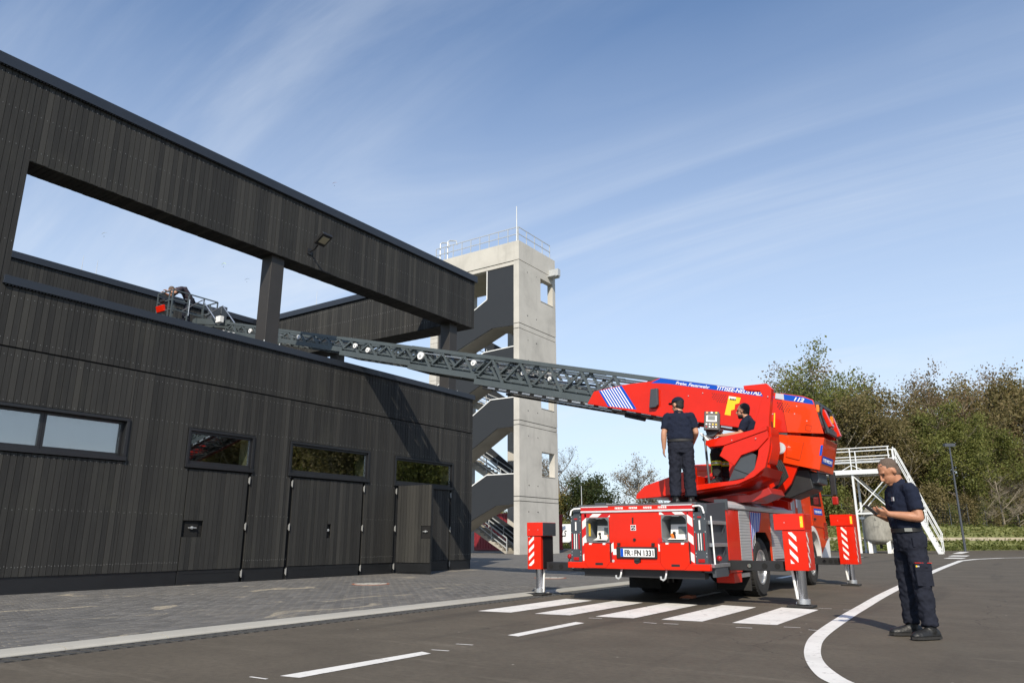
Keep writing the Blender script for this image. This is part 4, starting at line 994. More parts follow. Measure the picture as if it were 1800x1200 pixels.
for (x0, x1, z0, z1), yl in ((BOXL, True), (BOXR, False)):
    c = .06; D = .34
    oct_ = [(x0 + c, z0), (x1 - c, z0), (x1, z0 + c), (x1, z1 - c), (x1 - c, z1), (x0 + c, z1), (x0, z1 - c), (x0, z0 + c)]
    q = B(); n = 8
    inn = [((a - (x0 + x1) / 2) * .94 + (x0 + x1) / 2, (b2 - (z0 + z1) / 2) * .94 + (z0 + z1) / 2) for a, b2 in oct_]
    v = [(a, YR - .014, b2) for a, b2 in oct_] + [(a, YR - .014, b2) for a, b2 in inn] + [(a, YR + D, b2) for a, b2 in inn]
    f = [(k, (k + 1) % 8, 8 + (k + 1) % 8, 8 + k) for k in range(8)] + [(8 + k, 8 + (k + 1) % 8, 16 + (k + 1) % 8, 16 + k) for k in range(8)] + [tuple(range(16, 24))]
    sq = [(x0, z0), (x1, z0), (x1, z1), (x0, z1)]
    q.add(v, f)
    for cx_, cz_, sx, sz in ((x0, z0, 1, 1), (x1, z0, -1, 1), (x1, z1, -1, -1), (x0, z1, 1, -1)):
        q.add([(cx_, YR - .001, cz_), (cx_ + sx * c, YR - .001, cz_), (cx_, YR - .001, cz_ + sz * c)], [(0, 1, 2)])
    rc = q.build('console_recess', 'recess_grey', trk)
    w = x1 - x0; xm = (x0 + x1) / 2 + (.05 if yl else .02)
    q = B(); q.prism([(xm - .17, YR + .04, z0 + .035), (xm - .17, YR + .20, z0 + .075), (xm - .17, YR + .225, z0 + .27), (xm - .17, YR + .32, z0 + .27), (xm - .17, YR + .32, z0 + .035)], (.325, 0, 0)); q.build('control_desk', 'white_paint', rc, .006)
    q = B(); q.prism([(xm - .04, YR + .201, z0 + .12), (xm - .04, YR + .2145, z0 + .235), (xm - .04, YR + .22, z0 + .235), (xm - .04, YR + .207, z0 + .12)], (.15, 0, 0)); q.build('screen', 'screen_grey', rc)
    q = B(); q.tube((xm - .06, YR + .12, z0 + .05), (xm - .065, YR + .10, z0 + .13), .014, n=8).ball((xm - .066, YR + .098, z0 + .135), .024); q.build('joystick', 'black_metal', rc)
    kx = xm + .10 if yl else xm - .10
    B().tube((kx, YR + .13, z0 + .07), (kx, YR + .10, z0 + .115), .03, n=12).build('emergency_knob', 'orange_plastic', rc)
    if yl: B().box(x0 + .018, x0 + .022, YR + .05, YR + .11, z0 + .1, z0 + .30).build('warning_label', 'yellow_film', rc)
    B().box(x0 + .15, x1 - .15, YR + .06, YR + .2, z1 - .022, z1 - .014).build('recess_lamp', 'lamp_lens', rc)
    fl_ = [(x0 - .02, z0 - .015), (x1 + .02, z0 - .015), (x1 + .02, .62), (x1 - .06, .535), (x0 + .06, .535), (x0 - .02, .62)]
    fc = (sum(p[0] for p in fl_) / 6, sum(p[1] for p in fl_) / 6)
    B().xz([(p[0] + .010 * (1 if p[0] > fc[0] else -1), p[1] + .010 * (1 if p[1] > fc[1] else -1)) for p in fl_], YR - .026, YR - .004).build('flap_seal', 'black_print', trk)
    fp = B().xz(fl_, YR - .062, YR - .027).build('console_flap', 'fire_red', trk, .006)
    B().box(xm - .075, xm + .06, YR - .065, YR - .061, .58, .615).build('flap_latch', 'black_print', fp)
    for hx in (x0 + .08, x1 - .09): B().box(hx, hx + .045, YR - .070, YR - .020, z0 - .035, z0 - .008).build('flap_hinge', 'white_paint', fp)
# top rail and reflectors
B().box(RX0 - .01, RX1 + .01, YR - .02, YR + .06, 1.402, 1.432).build('rear_rail', 'bright_rail', trk, .004)
B().box(RX0 - .01, RX1 + .01, YR - .006, YR + .07, 1.434, 1.500).build('rear_rail', 'fire_red', trk)
for a, c in ((RX0, RX0 + .5), (RX1 - .50, RX1)):
    B().box(a, c, YR - .009, YR - .0062, 1.448, 1.487).build('reflective_band', 'reflective_red', trk); B().box(a, c, YR - .012, YR - .0062, 1.487, 1.503).build('rear_rail', 'bright_rail', trk)
for k in range(4):
    x = -5.48 + .25 * k; rr = B().box(x, x + .14, YR - .010, YR - .0062, 1.452, 1.482).build('reflector', 'reflective_white', trk)
    for j in range(4): B().xz([(x + .03 * j + .01, 1.4525), (x + .03 * j + .018, 1.4525), (x + .03 * j + .028, 1.4815), (x + .03 * j + .02, 1.4815)], YR - .0115, YR - .0101).build('hatch_line', 'reflective_red', rr)
# lock, emblem, plate
B().box(-5.185, -5.165, YR - .012, YR, 1.22, 1.315).build('hatch_pull', 'black_print', trk)
em = B().box(-5.215, -5.125, YR - .007, YR, 1.115, 1.20).build('emblem', 'white_film', trk)
B().box(-5.207, -5.133, YR - .009, YR - .007, 1.123, 1.192).build('emblem_field', 'black_print', em)
q = B().path([(-5.197, YR - .0105, 1.14), (-5.185, YR - .0105, 1.172), (-5.163, YR - .0105, 1.178), (-5.172, YR - .0105, 1.155)], .006, 6).path([(-5.165, YR - .0105, 1.137), (-5.146, YR - .0105, 1.145), (-5.146, YR - .0105, 1.165)], .006, 6); q.build('emblem_sign', 'white_film', em)
B().tube((-5.155, YR - .02, .975), (-5.155, YR, .975), .022, n=12).build('rear_camera', 'black_metal', trk)
for x in (-5.43, -4.84): B().box(x - .022, x + .022, YR - .03, YR, .885, .925).build('lamp_bracket', 'black_metal', trk)
ph = B().box(-5.475, -4.775, YR - .03, YR, .685, .865).build('plate_holder', 'black_metal', trk, .02)
npl = B().box(-5.395, -4.815, YR - .036, YR - .031, .715, .838).build('number_plate', 'white_film', trk)
B().box(-5.393, -5.345, YR - .0385, YR - .0362, .717, .836).build('country_band', 'blue_film', npl)
text('FR', .118, (-5.328, YR - .0375, .733), (1, 0, 0), (0, 0, 1), 'black_print', npl, width=.115, offset=.004)
B().tube((-5.188, YR - .038, .795), (-5.188, YR - .0362, .795), .017, n=12).tube((-5.188, YR - .038, .755), (-5.188, YR - .0362, .755), .019, n=12).build('plate_seal', 'silver_film', npl)
text('FN', .118, (-5.158, YR - .0375, .733), (1, 0, 0), (0, 0, 1), 'black_print', npl, width=.12, offset=.004)
text('1331', .118, (-5.015, YR - .0375, .733), (1, 0, 0), (0, 0, 1), 'black_print', npl, width=.185, offset=.004)
B().box(-5.54, -5.478, YR - .006, YR, .74, .83).build('reflector', 'reflective_white', trk)
B().tube((-5.11, YR - .05, .655), (-5.11, YR, .655), .05, n=14).tube((-5.15, YR - .045, .665), (-5.07, YR - .045, .665), .02, n=8).build('coupling_head', 'black_metal', trk)
for x in (-5.54, -4.66): B().tube((x, YR - .012, .645), (x, YR, .645), .022, n=10).build('bolt_cap', 'galvanised', trk)
# tail lights
for par, x0 in ((grey_l, XL), (grey_r, XR_ - .20)):
    B().box(x0 + .09, x0 + .112, YR - .022, YR - .0125, 1.12, 1.26).build('hatched_reflector', 'reflective_white', par)
    B().box(x0 + .07, x0 + .13, YR - .02, YR - .0125, 1.295, 1.318).build('marker_lamp', 'red_lens', par)
    for dx_, mt in ((.022, 'red_lens'), (.066, 'white_paint'), (.104, 'white_paint'), (.148, 'red_lens')):
        B().box(x0 + dx_, x0 + dx_ + (.020 if 'red' in mt else .014), YR - .028, YR - .0125, .82, 1.07).build('tail_lamp', mt, par, .006)
    B().box(x0 + .05, x0 + .15, YR - .024, YR - .0125, .645, .695).build('fog_lamp', 'red_lens', par, .005)
    q = B()
    for zz in (.73, .78, 1.09, 1.28, 1.34):
        for xx in (x0 + .018, x0 + .182): q.tube((xx, YR - .0155, zz), (xx, YR - .0125, zz), .008, n=6)
    stuff(q.build('bolt', 'galvanised', par))
# bumper, hooks, bobbles
B().box(XL - .05, XR_ + .03, 11.0, 11.10, .525, .622).build('bumper', 'fire_red', trk, .012)
B().box(XL + .2, XR_ - .1, 11.12, 11.30, .40, .56).build('rear_crossmember', 'black_metal', trk)
for x in (-5.42, -4.66): B().path([(x, 11.10, .54), (x, 11.06, .45), (x - .01, 11.05, .40), (x - .045, 11.05, .375), (x - .08, 11.05, .39), (x - .085, 11.05, .43)], .016, 8).build('tow_hook', 'galvanised', trk)
for x, y in ((XR_ + .06, 11.35), (XL - .12, 11.2)):
    q = B(); q.tube((x - .03, y, .58), (x, y, .68), .01, n=6); s0 = q.build('marker_stalk', 'black_metal', trk); B().ball((x, y, .70), .042).build('marker_ball', 'red_lens', s0)
# steps and handles at the right rear corner
for z, l in ((1.20, .66), (.87, .66), (.57, .72)):
    st = B().box(XR_ - .003, XR_ + .065, 11.12, 11.12 + l, z, z + .055).build('step', 'aluminium', trk, .006)
    if z > .7:
        for yb in (11.2, 11.72): B().prism([(XR_, yb, z - .002), (XR_ + .05, yb, z - .002), (XR_, yb, z - .17)], (0, .02, 0)).build('step_bracket', 'anthracite', st)
    else: B().box(XR_ - .003, XR_ + .055, 11.2, 11.75, z - .14, z - .002).build('step_bracket', 'anthracite', st)
B().path([(XR_ + .075, 11.06, 1.32), (XR_ + .095, 11.05, .62)], .012, 8).build('grab_rail', 'white_paint', trk)
B().path([(XR_ - .19, 11.03, 1.47), (XR_ - .08, 11.02, 1.475), (XR_ - .035, 11.01, 1.45), (XR_ - .012, 11.0, 1.38), (XR_ - .01, 11.0, 1.36)], .014, 8).build('grab_handle', 'white_paint', trk)
B().path([(XL + .19, 11.05, 1.475), (XL + .06, 11.05, 1.47), (XL + .015, 11.04, 1.44), (XL + .0, 11.03, 1.36)], .014, 8).build('grab_handle', 'white_paint', trk)
# outriggers: beam, jack housing with warning stripes, chrome leg, side stay, foot
def outrigger(x0, x1, y, zt, zb, sg, xbody, far=False):
    xin = x0 if sg > 0 else x1
    w = abs(x1 - x0)
    bm_ = B(); bz = zb - .02
    bm_.box(min(xbody, xin), max(xbody, xin), y + .10, y + .30, bz, bz + .15); beam = bm_.build('outrigger_beam', 'black_metal', trk, .008)
    for k, fx in enumerate((.42, .68, .90)):
        cxx = xbody + (xin - xbody) * fx
        B().tube((cxx, y + .094, bz + .075), (cxx, y + .103, bz + .075), .044, n=14).build('lightening_hole', 'dark_lining', beam)
        if k < 1: B().tube((cxx - .005, y + .088, bz + .075), (cxx - .005, y + .096, bz + .075), .03, n=10).build('pin', 'chrome', beam)
    a, c = (x0 + .05 * (1 if sg > 0 else 0), x1 - .05 * (0 if sg > 0 else 1))
    hs = B().box(a, c, y, y + .42, zb, zt - .24)
    hs = hs.build('jack_housing', 'fire_red', trk, .006)
    B().box(x0 - (.06 if sg > 0 else 0), x1 + (.0 if sg > 0 else .0), y - .02, y + .44, zt - .2395, zt).build('jack_head', 'fire_red', trk, .006)
    reg = [(a + .09, zb + .10), (a + .20, zb + .10), (a + .20, zt - .27), (a + .09, zt - .27)]
    if sg < 0: reg = [(a + .03, zb + .06), (a + .14, zb + .06), (a + .14, zt - .25), (a + .03, zt - .25)]
    for q in stripes(reg, rad(-48) if sg > 0 else rad(42), .100, .048): B().xz(q, y - .003, y - .0002).build('warning_stripe', 'reflective_white', hs)
    if sg > 0:
        for q in stripes([(y + .04, zb + .05), (y + .14, zb + .05), (y + .14, zt - .27), (y + .04, zt - .27)], rad(-48), .100, .048): B().yz(q, c + .0002, c + .003).build('warning_stripe', 'reflective_white', hs)
        B().box(x1 - .06, x1 - .018, y - .0225, y - .0202, zt - .20, zt - .04).build('warning_label', 'yellow_film', hs)
    else:
        B().box(c + .0005, c + .012, y + .06, y + .40, zb + .02, zt - .25).build('inner_guard', 'black_metal', hs); B().box(c - .02, c + .054, y - .016, y + .436, zt - .235, zt - .005).build('head_plate', 'anthracite', hs)
    xm = a + (.17 if sg > 0 else .13)
    lg = B().tube((xm, y + .2, .10), (xm, y + .2, zb), .070, n=20); lg = lg.build('jack_leg', 'chrome', trk)
    B().tube((xm, y + .2, .05), (xm, y + .2, .12), .10, n=20).tube((xm - .10, y + .2, .055), (xm + .08, y + .2, .055), .035, n=8).build('jack_collar', 'aluminium', lg)
    sx = xm - .12 if sg > 0 else xm + .11
    B().path([(sx + .05 * (1 if sg > 0 else -.4), y + .18, .06), (sx, y + .18, zb)], .020, 8).build('jack_stay', 'white_paint', lg)
    B().box(xm - .21, xm + .15, y + .02, y + .38, .004, .034).build('foot_plate', 'rubber', lg, .006)
    q = B()
    for xx in (a + .05, c - .05): q.tube((xx, y - .0235, zt - .13), (xx, y - .0202, zt - .13), .007, n=6)
    stuff(q.build('bolt', 'galvanised', hs))
outrigger(-3.12, -2.73, 11.82, 1.355, .53, 1, -4.0)
outrigger(-7.58, -7.24, 11.66, 1.275, .455, -1, -6.28)
outrigger(-3.50, -3.09, 17.80, 1.50, .45, 1, -4.0)
outrigger(-7.58, -7.24, 17.80, 1.45, .45, -1, -6.28)
# driver's cab
cabp = [(16.55, .62), (17.12, .62), (17.16, .80)] + arch(17.78, .62, .62)[1:-1] + [(18.42, .60), (19.35, .60), (19.45, 1.2), (19.30, 1.75), (18.95, 2.58), (18.75, 2.66), (16.75, 2.66), (16.55, 2.5)]
B().yz(cabp, XL + .02, XR_ - .002).build('cab_body', 'day_glow_red', trk, .03)
for X, sg in ((XR_, 1), (XL, -1)):
    a, c = sorted((X - sg * .001, X + sg * .004))
    B().yz([(17.95, 1.72), (19.02, 1.72), (18.78, 2.45), (17.95, 2.45)], a, c).build('side_window', 'cab_glass', trk)
    B().yz([(16.70, 1.0), (17.05, 1.0), (17.05, 2.05), (16.70, 2.05)], a, c).build('air_intake', 'silver_film', trk)
    dr = B().yz([(17.88, 1.27), (19.2, 1.22), (19.14, 1.70), (17.88, 1.70)], min(X, X + sg * .012), max(X, X + sg * .012)).build('cab_door', 'day_glow_red', trk, .004)
    B().box(min(X + sg * .012, X + sg * .03), max(X + sg * .012, X + sg * .03), 18.05, 18.22, 1.40, 1.44).build('door_handle', 'black_metal', dr)
    B().yz([(18.15, 1.52), (18.98, 1.52), (18.96, 1.66), (18.15, 1.66)], min(X + sg * .0125, X + sg * .014), max(X + sg * .0125, X + sg * .014)).build('blue_strip', 'blue_film', dr)
    n_ = 12; arc_o = arch(17.78, .66, .60, 14); arc_i = arch(17.78, .55, .60, 14)
    B().yz(arc_o + arc_i[::-1], min(X - sg * .1, X + sg * .035), max(X - sg * .1, X + sg * .035)).build('wheel_arch', 'white_paint', trk, .006)
text('TITISEE-NEUSTADT', .085, (XR_ + .0145, 18.19, 1.555), (0, 1, 0), (0, 0, 1), 'white_film', trk, width=.74)
text('Freiw. Feuerwehr', .07, (XR_ + .001, 18.25, 1.75), (0, 1, 0), (0, 0, 1), 'white_film', trk, width=.5)
B().yz([(19.2, .45), (19.52, .45), (19.55, .95), (19.47, 1.05), (18.5, .62), (18.5, .45)], XL + .02, XR_ - .0).build('front_bumper', 'white_paint', trk, .03)
B().box(XL + .08, XR_ - .08, 19.12, 19.2, 1.75, 2.5).build('windscreen', 'cab_glass', trk)
for k in range(4): B().box(XR_ + .005, XR_ + .02, 19.0, 19.36, .98 + .1 * k, 1.05 + .1 * k).build('grille_slat', 'dark_red', trk)
q = B().path([(XR_ - .05, 19.25, 2.0), (XR_ + .16, 19.55, 2.0), (XR_ + .22, 19.62, 2.05)], .02, 8).path([(XR_ - .05, 19.2, 2.55), (XR_ + .2, 19.6, 2.5)], .02, 8); ma = q.build('mirror_arm', 'black_metal', trk)
B().box(XR_ + .14, XR_ + .28, 19.55, 19.66, 2.0, 2.58).build('mirror', 'black_metal', ma, .03); B().box(XR_ + .15, XR_ + .29, 19.54, 19.66, 1.78, 1.98).build('mirror', 'dark_red', ma, .03)
# equipment tower between deck and cab
B().box(XL + .2, XR_ - .02, 16.2, 16.5, .6, 2.0).build('equipment_box', 'anthracite', trk, .01)
B().box(XR_ - .30, XR_ + .005, 15.95, 16.19, 1.55, 1.98).build('hose_box', 'fire_red', trk, .01)
B().box(XR_ - .02, XR_ + .008, 16.14, 16.193, 1.57, 1.96).build('white_band', 'white_film', trk)
B().box(XR_ - .32, XR_ + .002, 16.22, 16.49, .62, 2.02).build('ribbed_panel', 'shutter_grey', trk, .004)
for k in range(3): B().yz([(16.56 + .05 * k, 1.62), (16.60 + .05 * k, 1.62), (16.63 + .03 * k, 1.92), (16.61 + .03 * k, 1.92)], XR_ + .003, XR_ + .006).build('flame_mark', 'white_film', trk)
B().box(-5.2, -4.3, 15.9, 16.15, 1.722, 1.90).build('deck_locker', 'anthracite', trk, .01); B().box(-4.9, -4.4, 15.86, 15.9, 1.89, 1.92).build('locker_lid', 'aluminium', trk)

# ------------------------------------------------------------------ turntable, boom cover and ladder set
E_ = math.atan(.2486)
LU = V((-math.cos(E_), 0, math.sin(E_))); LN = V((math.sin(E_), 0, math.cos(E_)))
LO = V((-3.0, 14.55, 3.50))
def LP(s, t, h): return LO + LU * s + V((0, t, 0)) + LN * h
def bz(x, dz=0.0): return 3.50 + .2486 * (-3.0 - x) + dz      # top chord line
B().tube((-5.0, 14.55, 1.50), (-5.0, 14.55, 1.74), .85, n=40).build('turntable_ring', 'black_metal', trk)
B().tube((-5.0, 14.55, 1.735), (-5.0, 14.55, 1.80), .95, n=40).build('turntable_plate', 'dark_red', trk)
for y in (14.02, 14.98): B().xz([(-5.6, 1.80), (-4.0, 1.76), (-3.68, 1.66), (-3.40, 1.95), (-3.20, 2.36), (-3.15, 2.9), (-3.75, 3.05), (-4.1, 2.6), (-5.2, 2.05)], y, y + .10).build('turret_cheek', 'fire_red', trk, .015)
B().xz([(-4.0, 1.80), (-3.47, 1.70), (-3.05, 1.86), (-3.10, 2.20), (-3.63, 2.22)], 14.15, 14.95).build('turret_machinery', 'black_metal', trk, .02)
B().box(-3.3, -2.95, 14.2, 14.9, 1.95, 2.15).build('hydraulic_block', 'anthracite', trk, .02)
B().tube((-4.2, 14.25, 1.9), (-5.0, 14.25, 2.95), .10, n=14).tube((-4.2, 14.85, 1.9), (-5.0, 14.85, 2.95), .10, n=14).build('lift_cylinder', 'anthracite', trk)
# boom cover
yn = 13.95
cov = B().xz([(-7.50, bz(-7.50) - .80), (-7.33, 4.075), (-6.60, 4.14), (-6.0, 4.14), (-5.80, bz(-5.80) - .01), (-3.02, bz(-3.02)), (-2.86, bz(-2.86) - .04), (-2.74, 2.80), (-3.6, bz(-3.6) - .76), (-5.6, bz(-5.6) - .82)], yn, yn + .05)
cov.xz([(-7.50, bz(-7.50) - .80), (-7.33, 4.075), (-6.60, 4.14), (-6.0, 4.14), (-5.80, bz(-5.80) - .01), (-3.02, bz(-3.02)), (-2.86, bz(-2.86) - .04), (-2.74, 2.80), (-3.6, bz(-3.6) - .76), (-5.6, bz(-5.6) - .82)], 15.10, 15.15)
cov = cov.build('boom_cover', 'fire_red', trk, .012)
B().xz([(-3.42, bz(-3.42) + .002), (-3.02, bz(-3.02) + .002), (-2.86, bz(-2.86) - .038), (-2.74, 2.80), (-3.36, bz(-3.36) - .72)], yn - .012, yn - .001).build('end_cover', 'day_glow_red', cov, .006)
B().xz([(-3.47, bz(-3.47) - .10), (-3.02, bz(-3.02) - .005), (-2.80, 2.95), (-3.3, bz(-3.3) - .7)], yn + .06, 15.08).build('cover_bulkhead', 'dark_red', trk)
B().xz([(-5.78, bz(-5.78) - .02), (-3.02, bz(-3.02) - .01), (-2.90, bz(-2.9) - .05), (-2.95, bz(-2.95) - .07), (-5.78, bz(-5.78) - .07)], yn + .05, 15.10).build('cover_top', 'fire_red', cov)
yd = yn - .0016
bl = B().xz([(-5.99, 4.105), (-5.78, bz(-5.78) - .012), (-3.56, bz(-3.56) - .006), (-3.54, bz(-3.54) - .10), (-5.62, bz(-5.62) - .105)], yd, yn - .0002).build('blue_band', 'blue_film', cov)
bl2 = B().xz([(-3.50, bz(-3.5) - .006), (-3.36, bz(-3.36) - .006), (-3.36, bz(-3.36) - .115), (-3.52, bz(-3.52) - .11)], yn - .0145, yn - .0125).build('grey_band', 'grey_film', cov)
bl3 = B().xz([(-3.36, bz(-3.36) - .006), (-3.02, bz(-3.02) - .012), (-2.87, bz(-2.87) - .052), (-2.85, bz(-2.85) - .125), (-3.36, bz(-3.36) - .118)], yn - .0145, yn - .0125).build('blue_band', 'blue_film', cov)
dr_ = V((math.cos(E_), 0, -math.sin(E_)))
text('Freiw. Feuerwehr', .088, (-5.46, yd - .002, bz(-5.46) - .095), dr_, LN, 'white_film', cov, width=.72, shear=.28, offset=.0015)
text('TITISEE-NEUSTADT', .108, (-4.64, yd - .002, bz(-4.64) - .093), dr_, LN, 'white_film', cov, width=.98, shear=.25, offset=.002)
text('112', .095, (-3.21, yn - .0165, bz(-3.21) - .105), dr_, LN, 'white_film', cov, width=.20, shear=.28, offset=.003)
reg = [(-7.21, 4.072), (-6.66, 4.122), (-6.34, bz(-6.34) - .745), (-7.0, bz(-7.0) - .78)]
sp = B().xz(reg, yd, yn - .0002).build('striped_film', 'blue_film', cov)
for k in range(8):
    a0, a1 = .09 + .107 * k, .135 + .107 * k
    L_ = lambda p, q, t: (p[0] + (q[0] - p[0]) * t, p[1] + (q[1] - p[1]) * t)
    B().xz([L_(reg[0], reg[1], a0), L_(reg[0], reg[1], a1), L_(reg[3], reg[2], a1), L_(reg[3], reg[2], a0)], yd - .0016, yd - .0002).build('white_stripe', 'white_film', sp)
B().xz([(-5.98, 3.965), (-5.82, 3.965), (-5.83, 3.62), (-5.88, 3.57), (-6.03, 3.57)], yn - .09, yn - .001).build('side_lamp', 'anthracite', trk, .02)
pf = B()
for i in range(13):
    for j in range(5):
        if (i + j) % 2 == 0 and not (i < 3 and j == 4):
            for xb in (-4.72, -3.49):
                x = xb + .022 * i
                if xb > -4 and i > 9: continue
                z = bz(x) - .19 - .036 * j
                pf.xz([(x, z), (x + .017, z - .004), (x + .017, z + .012), (x, z + .016)], yn - (.0135 if xb > -4 else .002), yn - (.0122 if xb > -4 else .0004))
stuff(pf.build('vent_hole', 'black_print', cov))
yl = B().xz([(-4.39, 3.66), (-4.16, 3.60), (-4.20, 3.50), (-4.28, 3.485), (-4.30, 3.39), (-4.37, 3.375), (-4.385, 3.275), (-4.50, 3.305), (-4.44, 3.50)], yn - .003, yn - .0004).build('warning_label', 'yellow_film', cov)
B().xz([(-4.385, 3.655), (-4.25, 3.62), (-4.26, 3.57), (-4.395, 3.605)], yn - .0045, yn - .0032).build('warning_print', 'white_film', yl)
for k in range(4): B().xz([(-4.37 + .03 * k, 3.615 - .0075 * k), (-4.347 + .03 * k, 3.609 - .0075 * k), (-4.352 + .03 * k, 3.575 - .0075 * k), (-4.375 + .03 * k, 3.581 - .0075 * k)], yn - .006, yn - .0046).build('warning_print', 'black_print', yl)
B().xz([(-3.565, 3.25), (-3.545, 3.245), (-3.575, 2.98), (-3.595, 2.985)], yn - .02, yn - .001).build('sight_strip', 'yellow_film', cov)
q = B()
for x, dz in ((-5.2, -.3), (-4.9, -.2), (-4.7, -.62), (-4.0, -.70), (-3.2, -.35), (-3.0, -.45), (-5.55, -.5), (-3.15, -.2)): q.tube((x, yn - .016, bz(x, dz)), (x, yn, bz(x, dz)), .010, n=8)
stuff(q.build('bolt', 'galvanised', cov))
q = B().xz([(-3.0, 2.98), (-2.90, 2.96), (-2.90, 3.05), (-3.0, 3.07)], yn - .0135, yn - .0121); 
# counterweight box below the cover
cw = B().xz([(-3.64, bz(-3.64) - .79), (-2.74, 2.735), (-2.88, 2.16), (-3.66, 2.37)], 13.97, 15.12).build('counterweight_box', 'day_glow_red', trk, .010)
hq = [(-3.37, 2.74), (-3.10, 2.665), (-3.20, 2.355), (-3.43, 2.43)]
ht = B().xz(hq, 13.958, 13.969).build('access_hatch', 'day_glow_red', cw, .004)
for p, q in zip(hq, hq[1:] + hq[:1]): strut('hatch_seam', 'dark_lining', ht, (p[0], 13.9675, p[1]), (q[0], 13.9675, q[1]), .003, .014, (0, 1, 0))
hq = [(-3.02, 2.98), (-2.93, 2.955), (-2.95, 2.86), (-3.04, 2.885)]
for p, q in zip(hq, hq[1:] + hq[:1]): strut('hatch_seam', 'dark_lining', cov, (p[0], yn - .0125, p[1]), (q[0], yn - .0125, q[1]), .003, .008, (0, 1, 0))
X_ = lambda z: -2.74 - (2.735 - z) * .2435
B().prism([(X_(2.60) - .04, 13.965, 2.60), (X_(2.60) + .0, 13.965, 2.60), (X_(2.42), 13.965, 2.42), (X_(2.42) - .04, 13.965, 2.42)], (0, .001, 0)).build('blue_strip', 'blue_film', cw)
B().prism([(X_(2.42) + .0045, 14.05, 2.42), (X_(2.42) + .0045, 14.9, 2.42), (X_(2.29) + .0045, 14.9, 2.29), (X_(2.29) + .0045, 14.05, 2.29)], (.003, 0, -.001)).build('blue_strip', 'blue_film', cw)
text('TITISEE-NEUSTADT', .09, (X_(2.32) + .009, 14.08, 2.32), (0, 1, 0), (.2435, 0, 1), 'white_film', cw, width=.78)
B().tube((-3.50, 13.85, 2.57), (-3.47, 13.72, 2.57), .09, .105, 20).build('work_lamp', 'aluminium', trk); B().tube((-3.4695, 13.7185, 2.57), (-3.4675, 13.71, 2.57), .09, n=20).build('lamp_glass', 'lamp_lens', trk)
# gear behind the cover end
for y in (14.02, 15.02):
    strut('end_bracket', 'anthracite', trk, (-2.86, y, 3.38), (-2.68, y, 2.86), .035, .055)
    strut('end_bracket', 'anthracite', trk, (-2.80, y, 2.90), (-2.74, y, 3.30), .03, .04)
    strut('end_bracket', 'anthracite', trk, (-2.90, y, 3.37), (-2.78, y, 3.36), .05, .07)
strut('end_bracket', 'anthracite', trk, (-2.79, 14.0, 3.35), (-2.79, 15.05, 3.35), .05, .05)
strut('end_bracket', 'anthracite', trk, (-2.69, 14.0, 2.86), (-2.69, 15.05, 2.86), .06, .09)
B().path([(-2.83, 14.0, 3.0), (-2.76, 13.98, 3.24), (-2.68, 13.98, 2.82)], .013, 8).build('cable_loop', 'black_metal', trk)
B().path([(-2.84, 14.3, 2.95), (-2.74, 14.3, 3.2), (-2.68, 14.3, 2.85)], .015, 8).build('cable_loop', 'black_metal', trk)
for y, z, x in ((13.99, 3.27, -2.83), (14.55, 3.12, -2.72)): B().box(x, x + .05, y, y + .07, z - .07, z + .07).build('beacon', 'orange_lens', trk, .01)
B().prism([(-2.80, 14.2, 3.26), (-2.74, 14.2, 3.28), (-2.63, 14.2, 2.96), (-2.70, 14.2, 2.94)], (0, .16, 0)).build('bracket_plate', 'fire_red', trk, .006)
B().prism([(-2.78, 14.72, 3.18), (-2.70, 14.72, 3.20), (-2.60, 14.72, 2.84), (-2.66, 14.72, 2.82)], (0, .14, 0)).build('bracket_plate', 'fire_red', trk, .006)
B().tube((-2.74, 14.45, 3.0), (-2.74, 14.62, 3.0), .07, n=14).build('cable_drum', 'aluminium', trk)
q = B()
for k in range(4): q.path([(-3.62 + .035 * k, 13.80 + .02 * k, 2.36), (-3.53 + .035 * k, 13.74, 2.22), (-3.47 + .03 * k, 13.74, 2.06), (-3.53, 13.75, 1.92), (-3.72 - .03 * k, 13.84, 1.80)], .022, 8)
stuff(q.build('hydraulic_hose', 'rubber', trk))
q = B(); n_ = 90; q.path([(-3.72 + .002 * k / 3, 13.86 + .06 * math.cos(k * .7), 2.30 - .0042 * k) if 0 else (-3.80 + .05 * math.cos(k * .7), 13.86 + .05 * math.sin(k * .7), 2.14 - .0032 * k) for k in range(n_)], .010, 6); q.build('coil_spring', 'fire_red', trk)
B().tube((-6.72, 14.2, 3.53), (-6.27, 14.2, 3.40), .045, n=10).bar((-6.45, 14.2, 3.46), (-6.45, 14.3, 3.58), .04, .04).build('underboom_lamp', 'black_metal', trk)

